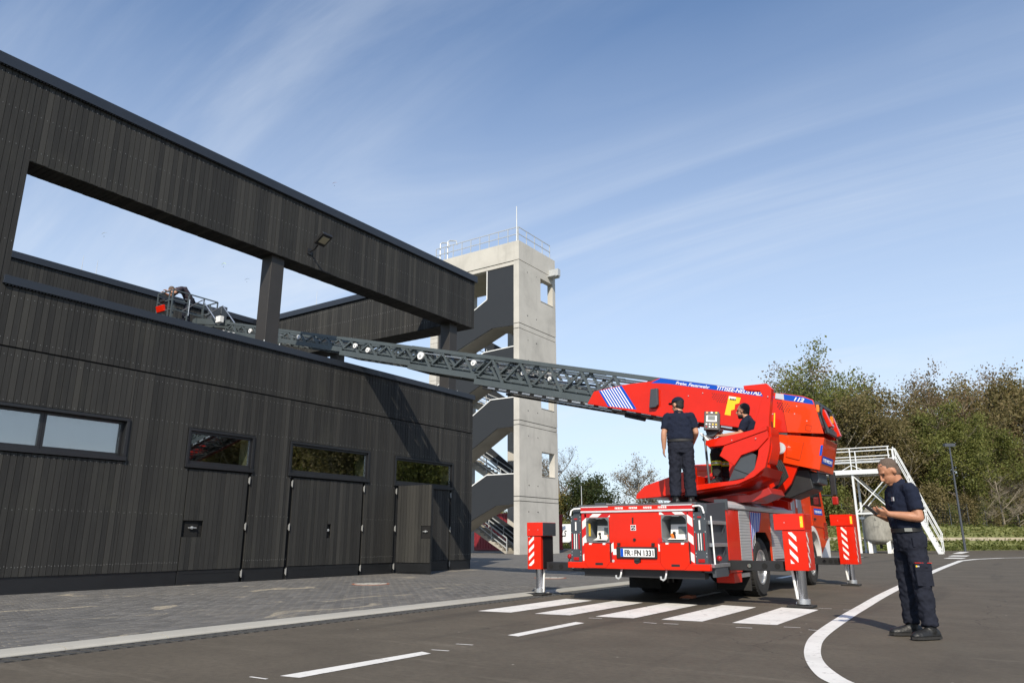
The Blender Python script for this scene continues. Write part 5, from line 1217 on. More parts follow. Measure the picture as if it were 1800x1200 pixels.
def ladder_section(s0, s1, w, H, rung0, pitch=.8, thick=.09, xs_=()):
    """two lattice sides joined by rungs; the rails are the part, each brace a sub-part"""
    f = B(); lo = .14
    for t in (-w, w):
        f.bar(LP(s0, t, -thick / 2), LP(s1, t, -thick / 2), .07, thick, LN)
        f.bar(LP(s0, t, -H + lo / 2), LP(s1, t, -H + lo / 2), .07, lo, LN)
        f.bar(LP(s0, t, -H + lo + .055), LP(s1, t, -H + lo + .055), .045, .025, LN)
    f.bar(LP(s1, -w, -H + .05), LP(s1, w, -H + .05), .05, .1, LN).bar(LP(s0 + .03, -w, -H + .05), LP(s0 + .03, w, -H + .05), .05, .1, LN)
    sec = f.build('ladder_section', 'ladder_grey', trk)
    n = int((s1 - s0) / pitch)
    p2 = (s1 - s0) / n
    for t in (-w, w):
        for k in range(n):
            a, c = s0 + p2 * k, s0 + p2 * (k + .5)
            strut('brace', 'ladder_grey', sec, LP(a, t, -H + lo), LP(c, t, -thick), .05, .055, LN)
            strut('brace', 'ladder_grey', sec, LP(c, t, -thick), LP(a + p2, t, -H + lo), .045, .045, LN)
    r = B(); s = s0 + .1
    while s < s1: r.bar(LP(s, -w, -H + .19), LP(s, w, -H + .19), .045, .045, LN); s += .30
    s = s0 + .3
    while s < s1 - .9: r.bar(LP(s, -w, -H + .05), LP(s + .9, w, -H + .05), .03, .03, LN); r.bar(LP(s, w, -H + .05), LP(s + .9, -w, -H + .05), .03, .03, LN); s += .9
    stuff(r.build('rung', 'rung_grey', sec))
    return sec
sx = lambda x: (-3.0 - x) / math.cos(E_)
S1 = ladder_section(.2, sx(-10.45), .55, .745, 0)
S2 = ladder_section(4.2, sx(-12.75), .465, .62, 0, .72)
S3 = ladder_section(6.3, sx(-15.5), .39, .53, 0, .66)
S4 = ladder_section(8.6, sx(-21.3), .32, .43, 0, .60, .075)
cb = B()
for t in (-.42, -.36, .36, .42): cb.path([LP(.8, t, -.30), LP(sx(-10.2), t, -.27)], .012, 6)
for t in (-.3, .3): cb.path([LP(sx(-10), t, -.2), LP(sx(-20), t, -.18)], .010, 6); cb.path([LP(.8, t, -.46), LP(sx(-12.6), t, -.42)], .014, 6)
for t in (-.46, -.39, .40, .47): cb.path([LP(.8, t, -.16), LP(sx(-12.5), t, -.15)], .016, 5)
for t in (-.3, -.15, .15, .3): cb.path([LP(2.0, t, -.40), LP(sx(-15.3), t, -.36)], .018, 5)
stuff(cb.build('hoist_cable', 'aluminium', trk))
hs_ = B()
for t in (-.2, -.12, .14): hs_.path([LP(1 + .4 * k, t + .02 * math.sin(k), -.34 + .03 * math.sin(k * 1.7 + t * 9)) for k in range(24)], .018, 6)
stuff(hs_.build('energy_chain', 'black_metal', trk))
for sx_, w_, h_ in ((-10.56, -.60, -.24), (-12.35, -.53, -.24), (-14.38, -.44, -.28), (-14.91, -.44, -.21), (-17.46, -.37, -.18), (-19.9, -.36, -.2), (-9.2, -.44, -.3), (-8.45, -.44, -.34)):
    c_ = LP(sx(sx_), w_, h_); r_ = .10 if -13 < sx_ < -12 else .07
    if sx_ > -9.5: r_ = .05
    pu = B().tube(c_ - V((0, .025, 0)), c_ + V((0, .025, 0)), r_, n=18).build('pulley', 'white_film', trk); B().tube(c_ - V((0, .04, 0)), c_ - V((0, .0, 0)), r_ * .35, n=10).build('hub', 'galvanised', pu)
jb = B()
for s in (1.6, 2.6, 3.3, 4.3, 5.1, 5.9, 6.5, 7.2, 8.0, 9.1): jb.obox(LP(s, RND.uniform(-.2, .25), -.32 + RND.uniform(-.1, .1)), LU * .07, (0, .06, 0), LN * .05)
stuff(jb.build('junction_box', 'aluminium', trk))
pl_ = B()
s = 1.0
while s < 7.4: pl_.obox(LP(s, -.56, -.78), LU * .11, (0, .02, 0), LN * .02); s += .34
stuff(pl_.build('edge_marker', 'aluminium', trk))
B().bar(LP(2.3, -.5, -.80), LP(7.4, -.5, -.80), .12, .05, LN).bar(LP(2.3, .5, -.80), LP(7.4, .5, -.80), .12, .05, LN).build('slide_rail', 'black_metal', trk)

# rescue basket at the ladder head
CX0, CX1, CY0, CY1, CZ = -24.32, -23.4, 13.4, 15.15, 8.22
bk = B().box(CX0, CX1, CY0, CY1, CZ, CZ + .07).build('rescue_basket', 'ladder_grey', trk)
R_ = lambda p, q, w=.04, n='basket_rail', mt='ladder_grey': strut(n, mt, bk, p, q, w, w)
for x, y in ((CX0, CY0), (CX1, CY0), (CX0, CY1), (CX1, CY1), (CX0, 14.0), (CX0, 14.6), (CX1, 14.0), (CX1, 14.6), (-23.6, CY0), (-23.86, CY1)): R_((x, y, CZ + .07), (x, y, CZ + 1.15), .04, 'basket_post')
for z in (.45, .8, 1.15):
    for p, q in (((CX0, CY0), (CX1, CY0)), ((CX1, CY0), (CX1, CY1)), ((CX0, CY1), (CX1, CY1)), ((CX0, CY0), (CX0, CY1))): R_((*p, CZ + z), (*q, CZ + z), .038)
B().prism([(CX0 + .10, CY0 - .03, CZ + .66), (CX0 + .10, CY0 - .12, CZ + .64), (CX0 + .10, CY0 - .05, CZ + .42), (CX0 + .10, CY0 + .03, CZ + .44)], (.46, 0, 0)).build('basket_locker', 'fire_red', bk, .02)
B().box(CX0 + .2, CX0 + .5, CY0 - .06, CY0 + .04, CZ + .78, CZ + .9).build('basket_monitor', 'black_metal', bk, .02)
B().box(CX1 + .05, CX1 + .30, 14.75, 15.1, CZ + .25, CZ + .8).build('basket_console', 'anthracite', bk, .02); B().box(CX1 + .02, CX1 + .2, 15.2, 15.45, CZ + .45, CZ + 1.0).build('basket_console', 'anthracite', bk, .02)
for y in (13.95, 14.75):
    B().path([(-23.55 + (y - 13.9) * .2, y - .05, 8.74), (-22.45, y, 8.96), (-21.6, y, 8.14)], .021, 7).build('levelling_strut', 'aluminium', bk)
B().path([(-23.1, 13.75, 8.40), (-22.9, 13.75, 8.42), (-22.9, 13.75, 9.0), (-23.2, 13.75, 9.07)], .014, 6).build('entry_frame', 'aluminium', bk)
B().box(-21.65, -21.4, 14.0, 14.15, 8.02, 8.24).build('head_lamp', 'white_paint', bk, .01)
q = B().bar((-23.4, 14.3, 8.45), (-21.2, 14.3, 8.0), .12, .2).bar((-23.4, 14.8, 8.45), (-21.2, 14.8, 8.0), .12, .2); q.build('basket_arm', 'ladder_grey', bk)
for k in range(3): B().tube((-20.9 - .3 * k, 14.22, 7.60 + .08 * k), (-20.78 - .3 * k, 14.22, 7.57 + .08 * k), .03, n=6).build('head_marker', 'white_film', bk)

# operator's stand beside the turntable
yo = 12.42
hull = B()
# floor shell, nose to back
outl = [(-5.74, 1.68), (-5.72, 1.76), (-5.56, 1.90), (-4.98, 2.07), (-4.60, 2.19), (-4.60, 1.885), (-3.91, 1.93), (-3.77, 1.955), (-3.58, 2.10), (-3.50, 2.33), (-3.46, 2.56), (-3.27, 2.62), (-3.31, 2.41), (-3.40, 2.12), (-3.60, 1.975), (-3.86, 1.875), (-4.62, 1.785), (-5.3, 1.70)]
hull.xz(outl, yo, yo + .10)
st = hull.build('operator_stand', 'fire_red', trk, .007)
B().xz([(-5.70, 1.70), (-5.68, 1.78), (-5.50, 1.90), (-4.95, 2.05), (-4.6, 2.05), (-4.6, 1.75), (-5.2, 1.70)], yo + .102, yo + 1.25).build('stand_nose', 'fire_red', st, .007)
B().xz([(-4.598, 1.80), (-3.9, 1.885), (-3.62, 1.98), (-3.42, 2.14), (-3.5, 2.0), (-3.64, 1.94), (-3.9, 1.84), (-4.598, 1.75)], yo + .102, yo + 1.2).build('stand_floor', 'fire_red', st)
B().xz([(-4.74, 1.66), (-4.45, 1.70), (-3.80, 1.72), (-3.50, 1.83), (-3.45, 1.72), (-3.76, 1.60), (-4.35, 1.57)], yo + .45, yo + 1.3).build('lower_hull', 'dark_red', st, .007)
B().xz([(-4.03, 1.925), (-3.83, 2.30), (-3.63, 2.39), (-3.535, 2.335), (-3.585, 2.06), (-3.69, 1.985)], yo + .02, yo + .075).build('side_window_panel', 'anthracite', st)
B().xz([(-3.92, 2.12), (-3.60, 1.985), (-3.595, 1.99), (-3.918, 2.128)], yo + .012, yo + .0195).build('panel_seam', 'dark_lining', st)
B().xz([(-4.14, 2.355), (-4.045, 2.52), (-3.31, 2.725), (-3.30, 2.60), (-3.49, 2.42), (-3.77, 2.34), (-3.90, 2.175)], yo - .03, yo + .05).build('side_flank', 'fire_red', st, .007)
B().xz([(-4.35, 2.625), (-4.16, 2.655), (-3.60, 2.735), (-3.30, 2.80), (-3.31, 2.725), (-4.045, 2.52), (-4.31, 2.51), (-4.37, 2.56)], yo - .05, yo + .16).build('arm_rest', 'fire_red', st, .007)
B().prism([(-4.35, yo + .16, 2.60), (-4.35, yo + .42, 2.60), (-4.14, yo + .42, 2.64), (-4.14, yo + .16, 2.64)], (0, 0, .03)).build('arm_rest_top', 'fire_red', st, .01)
# roll-over frame and seat back
ar = [(-3.67, 3.535), (-3.28, 3.53), (-3.20, 3.44), (-3.285, 2.95), (-3.31, 2.72), (-3.58, 2.69), (-3.49, 2.97), (-3.36, 3.33), (-3.40, 3.415), (-3.66, 3.46)]
B().xz(ar, yo + .08, yo + .24).build('guard_frame', 'fire_red', st, .007)
B().xz([(-3.42, 2.78), (-3.28, 2.80), (-3.28, 2.45), (-3.36, 2.2), (-3.46, 2.2), (-3.40, 2.6)], yo + .102, yo + .60).build('seat_shell', 'fire_red', st, .007)
B().xz([(-3.60, 2.70), (-3.50, 2.98), (-3.42, 3.0), (-3.42, 2.6), (-3.44, 2.38), (-4.02, 2.30), (-4.02, 2.40), (-3.62, 2.46)], yo + .32, yo + .82).build('seat', 'black_metal', st, .03)
# console on its pole
con = B(); cn = V((.30, -.93, .22)).normalized(); cr_ = V((.955, .28, -.08)).normalized(); cu_ = cn.cross(cr_).normalized(); cr_ = cu_.cross(cn); c0 = V((-4.36, 12.76, 3.015))
con.obox(c0, cr_ * .13, cu_ * .175, cn * .03).obox(c0 - cn * .06 + cr_ * .035, cr_ * .11, cu_ * .165, cn * .03); con = con.build('stand_console', 'black_metal', st, .01)
def cons(n, mt, u, v, a, c, d=.033): 
    q = B(); q.obox(c0 + cr_ * u + cu_ * v + cn * d, cr_ * a, cu_ * c, cn * .003); return q.build(n, mt, con)
cons('screen_frame', 'white_paint', 0, .035, .088, .058); cons('screen', 'screen_grey', 0, .045, .062, .042, .037)
for i in range(4):
    for j in range(2):
        p_ = c0 + cr_ * (-.085 + .055 * i) + cu_ * (-.075 - .05 * j) + cn * .03
        B().tube(p_, p_ + cn * .014, .0145, n=10).build('push_button', ('red_lens' if (i, j) == (0, 1) else 'yellow_film' if (i, j) in ((2, 0), (3, 0)) else 'white_film'), con)
for i, mt in ((-.08, 'orange_plastic'), (0, 'white_film'), (.08, 'yellow_film')):
    p_ = c0 + cr_ * i + cu_ * .145 + cn * .03; B().tube(p_, p_ + cn * .014, .018, n=10).build('push_button', mt, con)
B().xz([(-4.46, 2.74), (-4.36, 2.74), (-4.22, 2.84), (-4.22, 2.88), (-4.50, 2.88)], yo + .36, yo + .52).build('console_foot', 'anthracite', st)
B().path([(-4.43, yo + .2, 1.90), (-4.455, yo + .2, 2.70), (-4.50, yo + .22, 2.78)], .022, 8).build('stand_rail', 'anthracite', st)
B().path([(-4.53, yo + .22, 2.79), (-4.38, yo + .2, 2.635)], .024, 8).build('hand_rail', 'white_paint', st)
q = B(); q.tube((-4.20, yo + .4, 2.63), (-4.22, yo + .4, 2.75), .02, n=8).ball((-4.22, yo + .4, 2.77), .035); q.build('joystick', 'black_metal', st)
B().box(-3.42, -3.36, yo + .28, yo + .36, 3.37, 3.47).build('stand_camera', 'black_metal', st, .015)
q = B()
for (x, z) in ((-3.5, 2.6), (-3.27, 3.3), (-3.22, 3.0), (-3.9, 2.6), (-3.75, 2.0), (-4.2, 1.85)): q.tube((x, yo - .056 if 2.5 < z < 2.7 else yo + .06, z), (x, yo + .1, z), .009, n=6)
stuff(q.build('bolt', 'galvanised', st))

# ------------------------------------------------------------------ people
def ringv(c, d, side, rs, rf, n=22):
    d = V(d).normalized(); side = V(side); side = (side - d * side.dot(d)).normalized(); f = side.cross(d)
    return [V(c) + side * (rs * math.cos(6.28318 * k / n)) + f * (rf * math.sin(6.28318 * k / n)) for k in range(n)]
def tapered(b_, pts, rr, n=14):
    """limb with rounded ends"""
    pts = [V(p) for p in pts]; d0 = (pts[0] - pts[1]).normalized(); d1 = (pts[-1] - pts[-2]).normalized()
    P = [pts[0] + d0 * rr[0] * .95, pts[0] + d0 * rr[0] * .6] + pts + [pts[-1] + d1 * rr[-1] * .6, pts[-1] + d1 * rr[-1] * .95]
    b_.path(P, [rr[0] * .25, rr[0] * .78] + list(rr) + [rr[-1] * .78, rr[-1] * .25], n)
TEX = {}
def organic(o, voxel, smooth=5, disp=0.0, dscale=.12):
    r = o.modifiers.new('skin', 'REMESH'); r.mode = 'VOXEL'; r.voxel_size = voxel; r.use_smooth_shade = True
    s = o.modifiers.new('soft', 'SMOOTH'); s.factor = .5; s.iterations = smooth
    if disp:
        if dscale not in TEX:
            t = bpy.data.textures.new('folds', 'CLOUDS'); t.noise_scale = dscale; t.noise_depth = 2; TEX[dscale] = t
        dm = o.modifiers.new('folds', 'DISPLACE'); dm.texture = TEX[dscale]; dm.texture_coords = 'LOCAL'; dm.strength = disp; dm.mid_level = .5
    return o
def person(label, loc, yaw, sc_, P, skin, shirt, pants, hair, belly=0.0, cap=False, stout=1.0, legw=1.0, phone=False, seated=False, bands=False, beard=False, bald=0.0, badge=False):
    T = Matrix.Translation(loc) @ Matrix.Rotation(yaw, 4, 'Z') @ Matrix.Scale(sc_, 4)
    R3 = (Matrix.Rotation(yaw, 3, 'Z'))
    t = thing('person', label, 'person', loc)
    G = {k: T @ V(v) for k, v in P.items() if k not in ('f', 'u', 'curl')}
    f, u = (R3 @ V(P['f'])).normalized(), (R3 @ V(P['u'])).normalized(); l = u.cross(f).normalized(); u = f.cross(l)
    side = (G['shL'] - G['shR']).normalized(); S = sc_
    fwd = R3 @ V((1, 0, 0))
    hd = G['head']; pel, che, nk = G['pelvis'], G['chest'], G['neck']; wa = pel.lerp(che, .45)
    # body: one continuous surface from head to feet
    b_ = B()
    sp = (che - pel).normalized(); sp2 = (nk - che).normalized()
    b_.loft([ringv(pel - sp * .06 * S, sp, side, .12 * S, .08 * S), ringv(wa, sp, side, .125 * S, (.085 + belly * .5) * S), ringv(che, (sp + sp2), side, .145 * S, .095 * S), ringv(che.lerp(nk, .6), sp2, side, .14 * S, .075 * S), ringv(nk, sp2, side, .06 * S, .055 * S)])
    for q in 'LR':
        sh, el, wr = G['sh' + q], G['el' + q], G['wr' + q]
        tapered(b_, [nk.lerp(sh, .4) - sp2 * .06 * S, sh], [.06 * S, .055 * S])
        tapered(b_, [sh, sh.lerp(el, .45), el], [.056 * S, .055 * S, .047 * S]); tapered(b_, [el, el.lerp(wr, .35), wr], [.047 * S, .049 * S, .031 * S])
        hp, kn, an = G['hip' + q], G['kn' + q], G['an' + q]
        tapered(b_, [hp, kn], [.075 * S, .05 * S]); tapered(b_, [kn, an], [.05 * S, .035 * S])
        hdv = (G['hd' + q] - wr).normalized(); pn = G['pn' + q] - wr; pn = (pn - hdv * pn.dot(hdv)).normalized(); th = hdv.cross(pn)
        if (G['tb' + q] - wr).dot(th) < 0: th = -th
        for o_ in (-.024, 0, .024): tapered(b_, [wr + hdv * .005 * S + th * o_ * .7 * S, wr + hdv * .085 * S + th * o_ * S], [.017 * S, .0155 * S], 10)
        for o_, ln in ((.030, .072), (.011, .08), (-.009, .075), (-.028, .058)):
            p0 = wr + hdv * .085 * S + th * o_ * S; d = hdv.copy(); pts = [p0]
            for k in range(3):
                a = P['curl'][0] * (.8 + .25 * k); d = (d * math.cos(a) + pn * math.sin(a)).normalized()
                pts.append(pts[-1] + d * ln * S * (.42, .32, .26)[k])
                pn2 = pn
            tapered(b_, pts, [.0095 * S, .009 * S, .0082 * S, .007 * S], 8)
        p0 = wr + hdv * .025 * S + th * .03 * S; d = (hdv * .75 + th * .6 + pn * .35).normalized()
        tapered(b_, [p0, p0 + d * .04 * S, p0 + d * .04 * S + (hdv * .9 + pn * .4).normalized() * .032 * S], [.014 * S, .011 * S, .009 * S], 8)
    S = sc_ * 1.1
    tapered(b_, [nk - (hd - nk) * .2, hd - u * .05 * S - f * .02 * S], [.060 * S, .056 * S])
    ax = (f, l, u)
    b_.ball(hd + u * .028 * S - f * .012 * S, (.097 * S, .076 * S, .098 * S), axes=ax); b_.ball(hd - u * .04 * S + f * .026 * S, (.066 * S, .060 * S, .078 * S), axes=ax)
    b_.ball(hd - u * .098 * S + f * .058 * S, (.026 * S, .028 * S, .020 * S), axes=ax); b_.ball(hd + u * .034 * S + f * .074 * S, (.018 * S, .052 * S, .013 * S), axes=ax)
    b_.path([hd + f * .086 * S + u * .026 * S, hd + f * .108 * S - u * .012 * S, hd + f * .114 * S - u * .026 * S, hd + f * .095 * S - u * .036 * S], [.008 * S, .011 * S, .0135 * S, .009 * S], 8)
    b_.ball(hd - u * .060 * S + f * .088 * S, (.010 * S, .024 * S, .006 * S), axes=ax); b_.ball(hd - u * .072 * S + f * .086 * S, (.010 * S, .021 * S, .007 * S), axes=ax)
    for sg in (1, -1): b_.ball(hd + l * sg * .077 * S - f * .012 * S - u * .002 * S, (.021 * S, .011 * S, .033 * S), 10, 7, ax)
    organic(b_.build('body', skin, t), .0075, 3)
    for sg in (1, -1): B().ball(hd + f * .079 * S + l * sg * .031 * S + u * .012 * S, (.008 * S, .012 * S, .0075 * S), 10, 7, ax).build('eye', 'eye_dark', t)
    # hair or cap
    h = B(); h.ball(hd + u * .045 * S - f * .024 * S, (.094 * S, .078 * S, .088 * S), 18, 12, ax); h.ball(hd - u * .008 * S - f * .046 * S, (.062 * S, .070 * S, .080 * S), 14, 10, ax)
    organic(h.build('hair', hair, t), .009, 3, .012, .02)
    if beard:
        h = B(); h.ball(hd - u * .078 * S + f * .022 * S, (.064 * S, .0635 * S, .046 * S), 14, 10, ax); h.ball(hd - u * .10 * S + f * .06 * S, (.028 * S, .032 * S, .024 * S), axes=ax); organic(h.build('beard', hair, t), .008, 2)
    if cap:
        h = B(); n = 20; rings = []
        for k in range(7):
            a = k / 6 * 1.45
            rings.append([hd + u * (.05 + .085 * math.sin(a)) * S - f * .010 * S + f * (.108 * math.cos(a) * math.cos(j * 6.28318 / n)) * S + l * (.09 * math.cos(a) * math.sin(j * 6.28318 / n)) * S for j in range(n)])
        h.loft(rings); c_ = h.build('cap', 'navy_polo', t)
        h = B(); br = [hd + u * .052 * S + f * (.085 + .085 * math.cos(a)) * S + l * .075 * math.sin(a) * S for a in [-1.5 + 3.0 * k / 10 for k in range(11)]]
        h.prism(br, u * .008 * S); h.build('cap_brim', 'navy_polo', c_)
    S = sc_
    # shirt
    b_ = B(); lowp = G['pelvis'] + sp * (.075 if not seated else .02) * S
    front = side.cross(sp) * -1
    if front.dot(fwd) < 0: front = -front
    b_.loft([ringv(lowp - sp * .0 * S, sp, side, .168 * stout * S, (.116 + belly * .7) * S, 24), ringv(lowp + sp * .045 * S + front * belly * .4 * S, sp, side, .180 * stout * S, (.130 + belly) * S, 24), ringv(wa + sp * .07 * S + front * belly * .35 * S, sp, side, .180 * stout * S, (.125 + belly * .8) * S, 24), ringv(che, sp + sp2, side, .193 * (stout * .5 + .5) * S, (.132 + belly * .25) * S, 24),
             ringv(che.lerp(nk, .5), sp2, side, .190 * S, .112 * S, 24), ringv(che.lerp(nk, .82), sp2, side, .125 * S, .088 * S, 24), ringv(nk + sp2 * .012 * S, sp2, side, .078 * S, .072 * S, 24)])
    for q in 'LR':
        sh, el = G['sh' + q], G['el' + q]
        tapered(b_, [nk.lerp(sh, .35) - sp2 * .05 * S, sh], [.075 * S, .076 * S]); b_.path([sh, sh.lerp(el, .3), sh.lerp(el, .74)], [.078 * S, .076 * S, .072 * S], 18)
    organic(b_.build('shirt', shirt, t), .010, 3, .024, .075)
    nd = (hd - u * .05 * S - nk).normalized()
    b_ = B(); b_.loft([ringv(nk - nd * .012 * S, nd, side, .083 * S, .078 * S), ringv(nk + nd * .022 * S, nd, side, .070 * S, .068 * S), ringv(nk + nd * .034 * S, nd, side, .071 * S, .069 * S), ringv(nk + nd * .034 * S, nd, side, .064 * S, .062 * S), ringv(nk + nd * .0 * S, nd, side, .064 * S, .062 * S)], caps=False); b_.build('collar', shirt, t)
    # trousers, belt, boots
    b_ = B()
    b_.loft([ringv(pel - sp * .14 * S, sp, side, .150 * stout * S, .118 * S, 24), ringv(pel - sp * .06 * S, sp, side, .175 * stout * S, (.125 + belly * .4) * S, 24), ringv(pel + sp * .03 * S, sp, side, .172 * stout * S, (.122 + belly * .6) * S, 24), ringv(pel + sp * .085 * S, sp, side, .168 * stout * S, (.118 + belly * .6) * S, 24)])
    for q in 'LR':
        hp, kn, an = G['hip' + q], G['kn' + q], G['an' + q]
        b_.ball(hp - side * .0 - fwd * (.025 if not seated else 0) * S, (.10 * stout * S, .095 * S, .13 * S))
        tapered(b_, [hp, hp.lerp(kn, .5), kn], [.102 * legw * S, .096 * legw * S, .083 * legw * S]); b_.path([kn, kn.lerp(an, .35), kn.lerp(an, .8), an - (an - kn).normalized() * .03 * S], [.084 * legw * S, .084 * legw * S, .080 * legw * S, .083 * legw * S], 18)
    tr_ = organic(b_.build('trousers', pants, t), .011, 3, .040, .065)
    if not seated:
        b_ = B(); b_.loft([ringv(pel + sp * .052 * S, sp, side, .180 * stout * S, (.131 + belly * .7) * S, 28), ringv(pel + sp * .092 * S, sp, side, .179 * stout * S, (.131 + belly * .7) * S, 28)]); b_.build('belt', 'belt_leather', t)
        if badge:
            b_ = B(); c_ = pel + sp * .072 * S + side * .160 * S + fwd * (.065) * S; b_.obox(c_, (fwd * .86 - side * .5).normalized() * .035 * S, sp * .017 * S, (side * .86 + fwd * .5).normalized() * .008 * S); b_.build('buckle', 'buckle_grey', t)
    for q in 'LR':
        an = G['an' + q]; td = (G['toe' + q] - an); td.z = 0 if not seated else td.z; td = td.normalized(); up = V((0, 0, 1)); sd = up.cross(td)
        if pants == 'black_turnout' or True:
            b_ = B(); z0 = an - up * .085 * S
            b_.loft([[z0 + td * x * S + sd * (w * math.cos(a)) * S + up * (max(0.0, hh * math.sin(a)) + .022) * S for a in [6.28318 * k / 16 for k in range(16)]] for x, w, hh in ((-.10, .015, .02), (-.092, .036, .06), (-.045, .044, .10), (.02, .047, .105), (.08, .052, .075), (.15, .057, .058), (.205, .048, .045), (.232, .02, .02))])
            tapered(b_, [an - up * .02 * S, an + up * .08 * S], [.052 * S, .056 * S])
            organic(b_.build('boot', 'boot_black', t), .009, 2)
            b_ = B(); oo = [z0 + td * x * S + sd * w * S for x, w in ((-.106, .0), (-.096, .037), (-.03, .046), (.05, .05), (.15, .059), (.215, .046), (.24, .0), (.215, -.046), (.15, -.059), (.05, -.05), (-.03, -.046), (-.096, -.037))]
            b_.prism(oo, up * .024 * S); b_.build('sole', 'rubber', t)
    if bands:
        for q in 'LR':
            kn, an = G['kn' + q], G['an' + q]; d = (an - kn).normalized()
            for a, c, mt, rr in ((.34, .40, 'lime_film', .094), (.40, .46, 'silver_film', .0935), (.46, .52, 'lime_film', .094)):
                B().path([kn.lerp(an, a), kn.lerp(an, c)], rr * S, 22, False).build('reflective_band', mt, tr_)
            for a in (-.8, .1):
                for d0, d1, mt, w in ((.02, .33, 'lime_film', .016), (.02, .33, 'silver_film', .006), (.54, .78, 'lime_film', .014)):
                    b_ = B(); b_.path([kn.lerp(an, d0) + (fwd * math.cos(a) + side * math.sin(a) * (1 if q == 'L' else -1)) * .084 * S, kn.lerp(an, d1) + (fwd * math.cos(a) + side * math.sin(a) * (1 if q == 'L' else -1)) * .086 * S], (w if mt == 'lime_film' else w + .005) * S, 8); b_.build('reflective_stripe', mt, tr_)
    return t, G, side, sp, fwd, T
base = dict(f=(1, 0, 0), u=(0, 0, 1), curl=(.35,))
# man with the phone in front
PA = dict(base, pelvis=(.015, 0, .985), chest=(.03, 0, 1.32), neck=(.045, 0, 1.535), head=(.125, 0, 1.655), f=(.84, .05, -.54), u=(.54, 0, .84),
          shL=(.02, .185, 1.46), shR=(.02, -.185, 1.46), elL=(.0, .245, 1.175), elR=(.03, -.24, 1.175), wrL=(.235, .115, 1.215), wrR=(.245, -.09, 1.215),
          hdL=(.33, .045, 1.245), hdR=(.34, -.03, 1.24), pnL=(.24, .0, 1.30), pnR=(.26, .05, 1.29), tbL=(.25, .12, 1.35), tbR=(.25, -.09, 1.35),
          hipL=(.0, .095, .95), hipR=(.02, -.095, .95), knL=(.005, .13, .53), knR=(.03, -.12, .53), anL=(-.01, .15, .095), anR=(.02, -.14, .095), toeL=(.2, .21, .05), toeR=(.3, -.16, .05), curl=(.55,))
tA = person('man in navy polo and cargo trousers standing on the asphalt looking down at his phone', (-1.045, 9.125, 0), math.atan2(-.562, -.827), 1.025, PA, 'skin_tan', 'navy_polo', 'navy_trousers', 'hair_brown', belly=.016, bald=1, badge=True)
t, G, side, sp_, fwd, T = tA
ph_ = thing('phone', 'dark smartphone in a case held in the hands of the man on the asphalt', 'phone', T @ V((.385, .01, 1.27)))
pc = T @ V((.375, .012, 1.262)); pu_ = (fwd * .78 + V((0, 0, .62))).normalized(); pw = side
b_ = B(); b_.obox(pc, pu_ * .078, pw * .04, pu_.cross(pw) * .006); b_.build('case', 'black_print', ph_, .003)
b_ = B(); b_.obox(pc + pu_.cross(pw).normalized() * .0065 * (1 if pu_.cross(pw).dot(fwd) < 0 else -1), pu_ * .07, pw * .035, pu_.cross(pw) * .0008); b_.build('screen', 'screen_grey', ph_)
# cargo pocket with red piping and its tiny print on the near thigh
hp, kn = G['hipL'], G['knL']; dn = (kn - hp).normalized(); c_ = hp.lerp(kn, .74) + side * .074
ux = (fwd - dn * fwd.dot(dn)).normalized()
trs = [o for o in t.children if o.name.startswith('trousers')][0]
b_ = B(); b_.obox(c_ - side * .004 + dn * .03, ux * .085, dn * .105, side * .016); b_.build('cargo_pocket', 'navy_trousers', trs, .008)
b_ = B(); b_.obox(c_ + side * .008 - dn * .055, ux * .088, dn * .04, side * .008); b_.build('pocket_flap', 'navy_trousers', trs, .006)
b_ = B(); b_.obox(c_ + side * .014 - dn * .096 + ux * 0, ux * .088, dn * .0024, side * .0115); b_.build('red_piping', 'fire_red', trs)
b_ = B(); b_.obox(c_ + side * .0165 - dn * .062 + ux * .01, ux * .055, dn * .006, side * .0008); b_.build('reflective_print', 'silver_film', trs)
b_ = B(); b_.obox(c_ + side * .0165 - dn * .062 + ux * .072, ux * .008, dn * .008, side * .0008); b_.build('reflective_print', 'yellow_film', trs)
b_ = B(); q_ = hp + side * .082 + dn * .02; b_.obox(q_, ux * .07, dn * .05, side * .014); b_.build('hip_flap', 'navy_trousers', trs, .008)
b_ = B(); ce = T @ V((.165, .085, 1.37)); b_.obox(ce, side * .02, V((0, 0, .02)), fwd * .006); b_.build('chest_badge', 'silver_film', t)
# man standing on the rear deck, seen from behind
PB = dict(base, pelvis=(.0, 0, .965), chest=(.015, 0, 1.30), neck=(.0, 0, 1.51), head=(.03, .01, 1.645), f=(.72, .68, -.10), u=(.05, 0, 1),
          shL=(.0, .195, 1.445), shR=(.0, -.195, 1.445), elL=(-.03, .265, 1.165), elR=(-.005, -.265, 1.175), wrL=(.01, .275, .925), wrR=(.19, -.225, 1.06),
          hdL=(.03, .285, .83), hdR=(.28, -.20, 1.03), pnL=(.03, .2, .92), pnR=(.2, -.2, .96), tbL=(.1, .28, .9), tbR=(.2, -.1, 1.06),
          hipL=(.0, .095, .94), hipR=(.0, -.095, .94), knL=(.01, .115, .51), knR=(.0, -.112, .51), anL=(-.03, .125, .09), anR=(-.03, -.125, .09), toeL=(.17, .19, .05), toeR=(.17, -.18, .05), curl=(.35,))
person('man in dark cap seen from behind standing on the rear deck of the fire engine', (-4.585, 11.78, 1.535), math.atan2(.93, -.36), 1.0, PB, 'skin', 'navy_polo', 'navy_trousers', 'hair_black', cap=True, stout=1.22, legw=1.16)
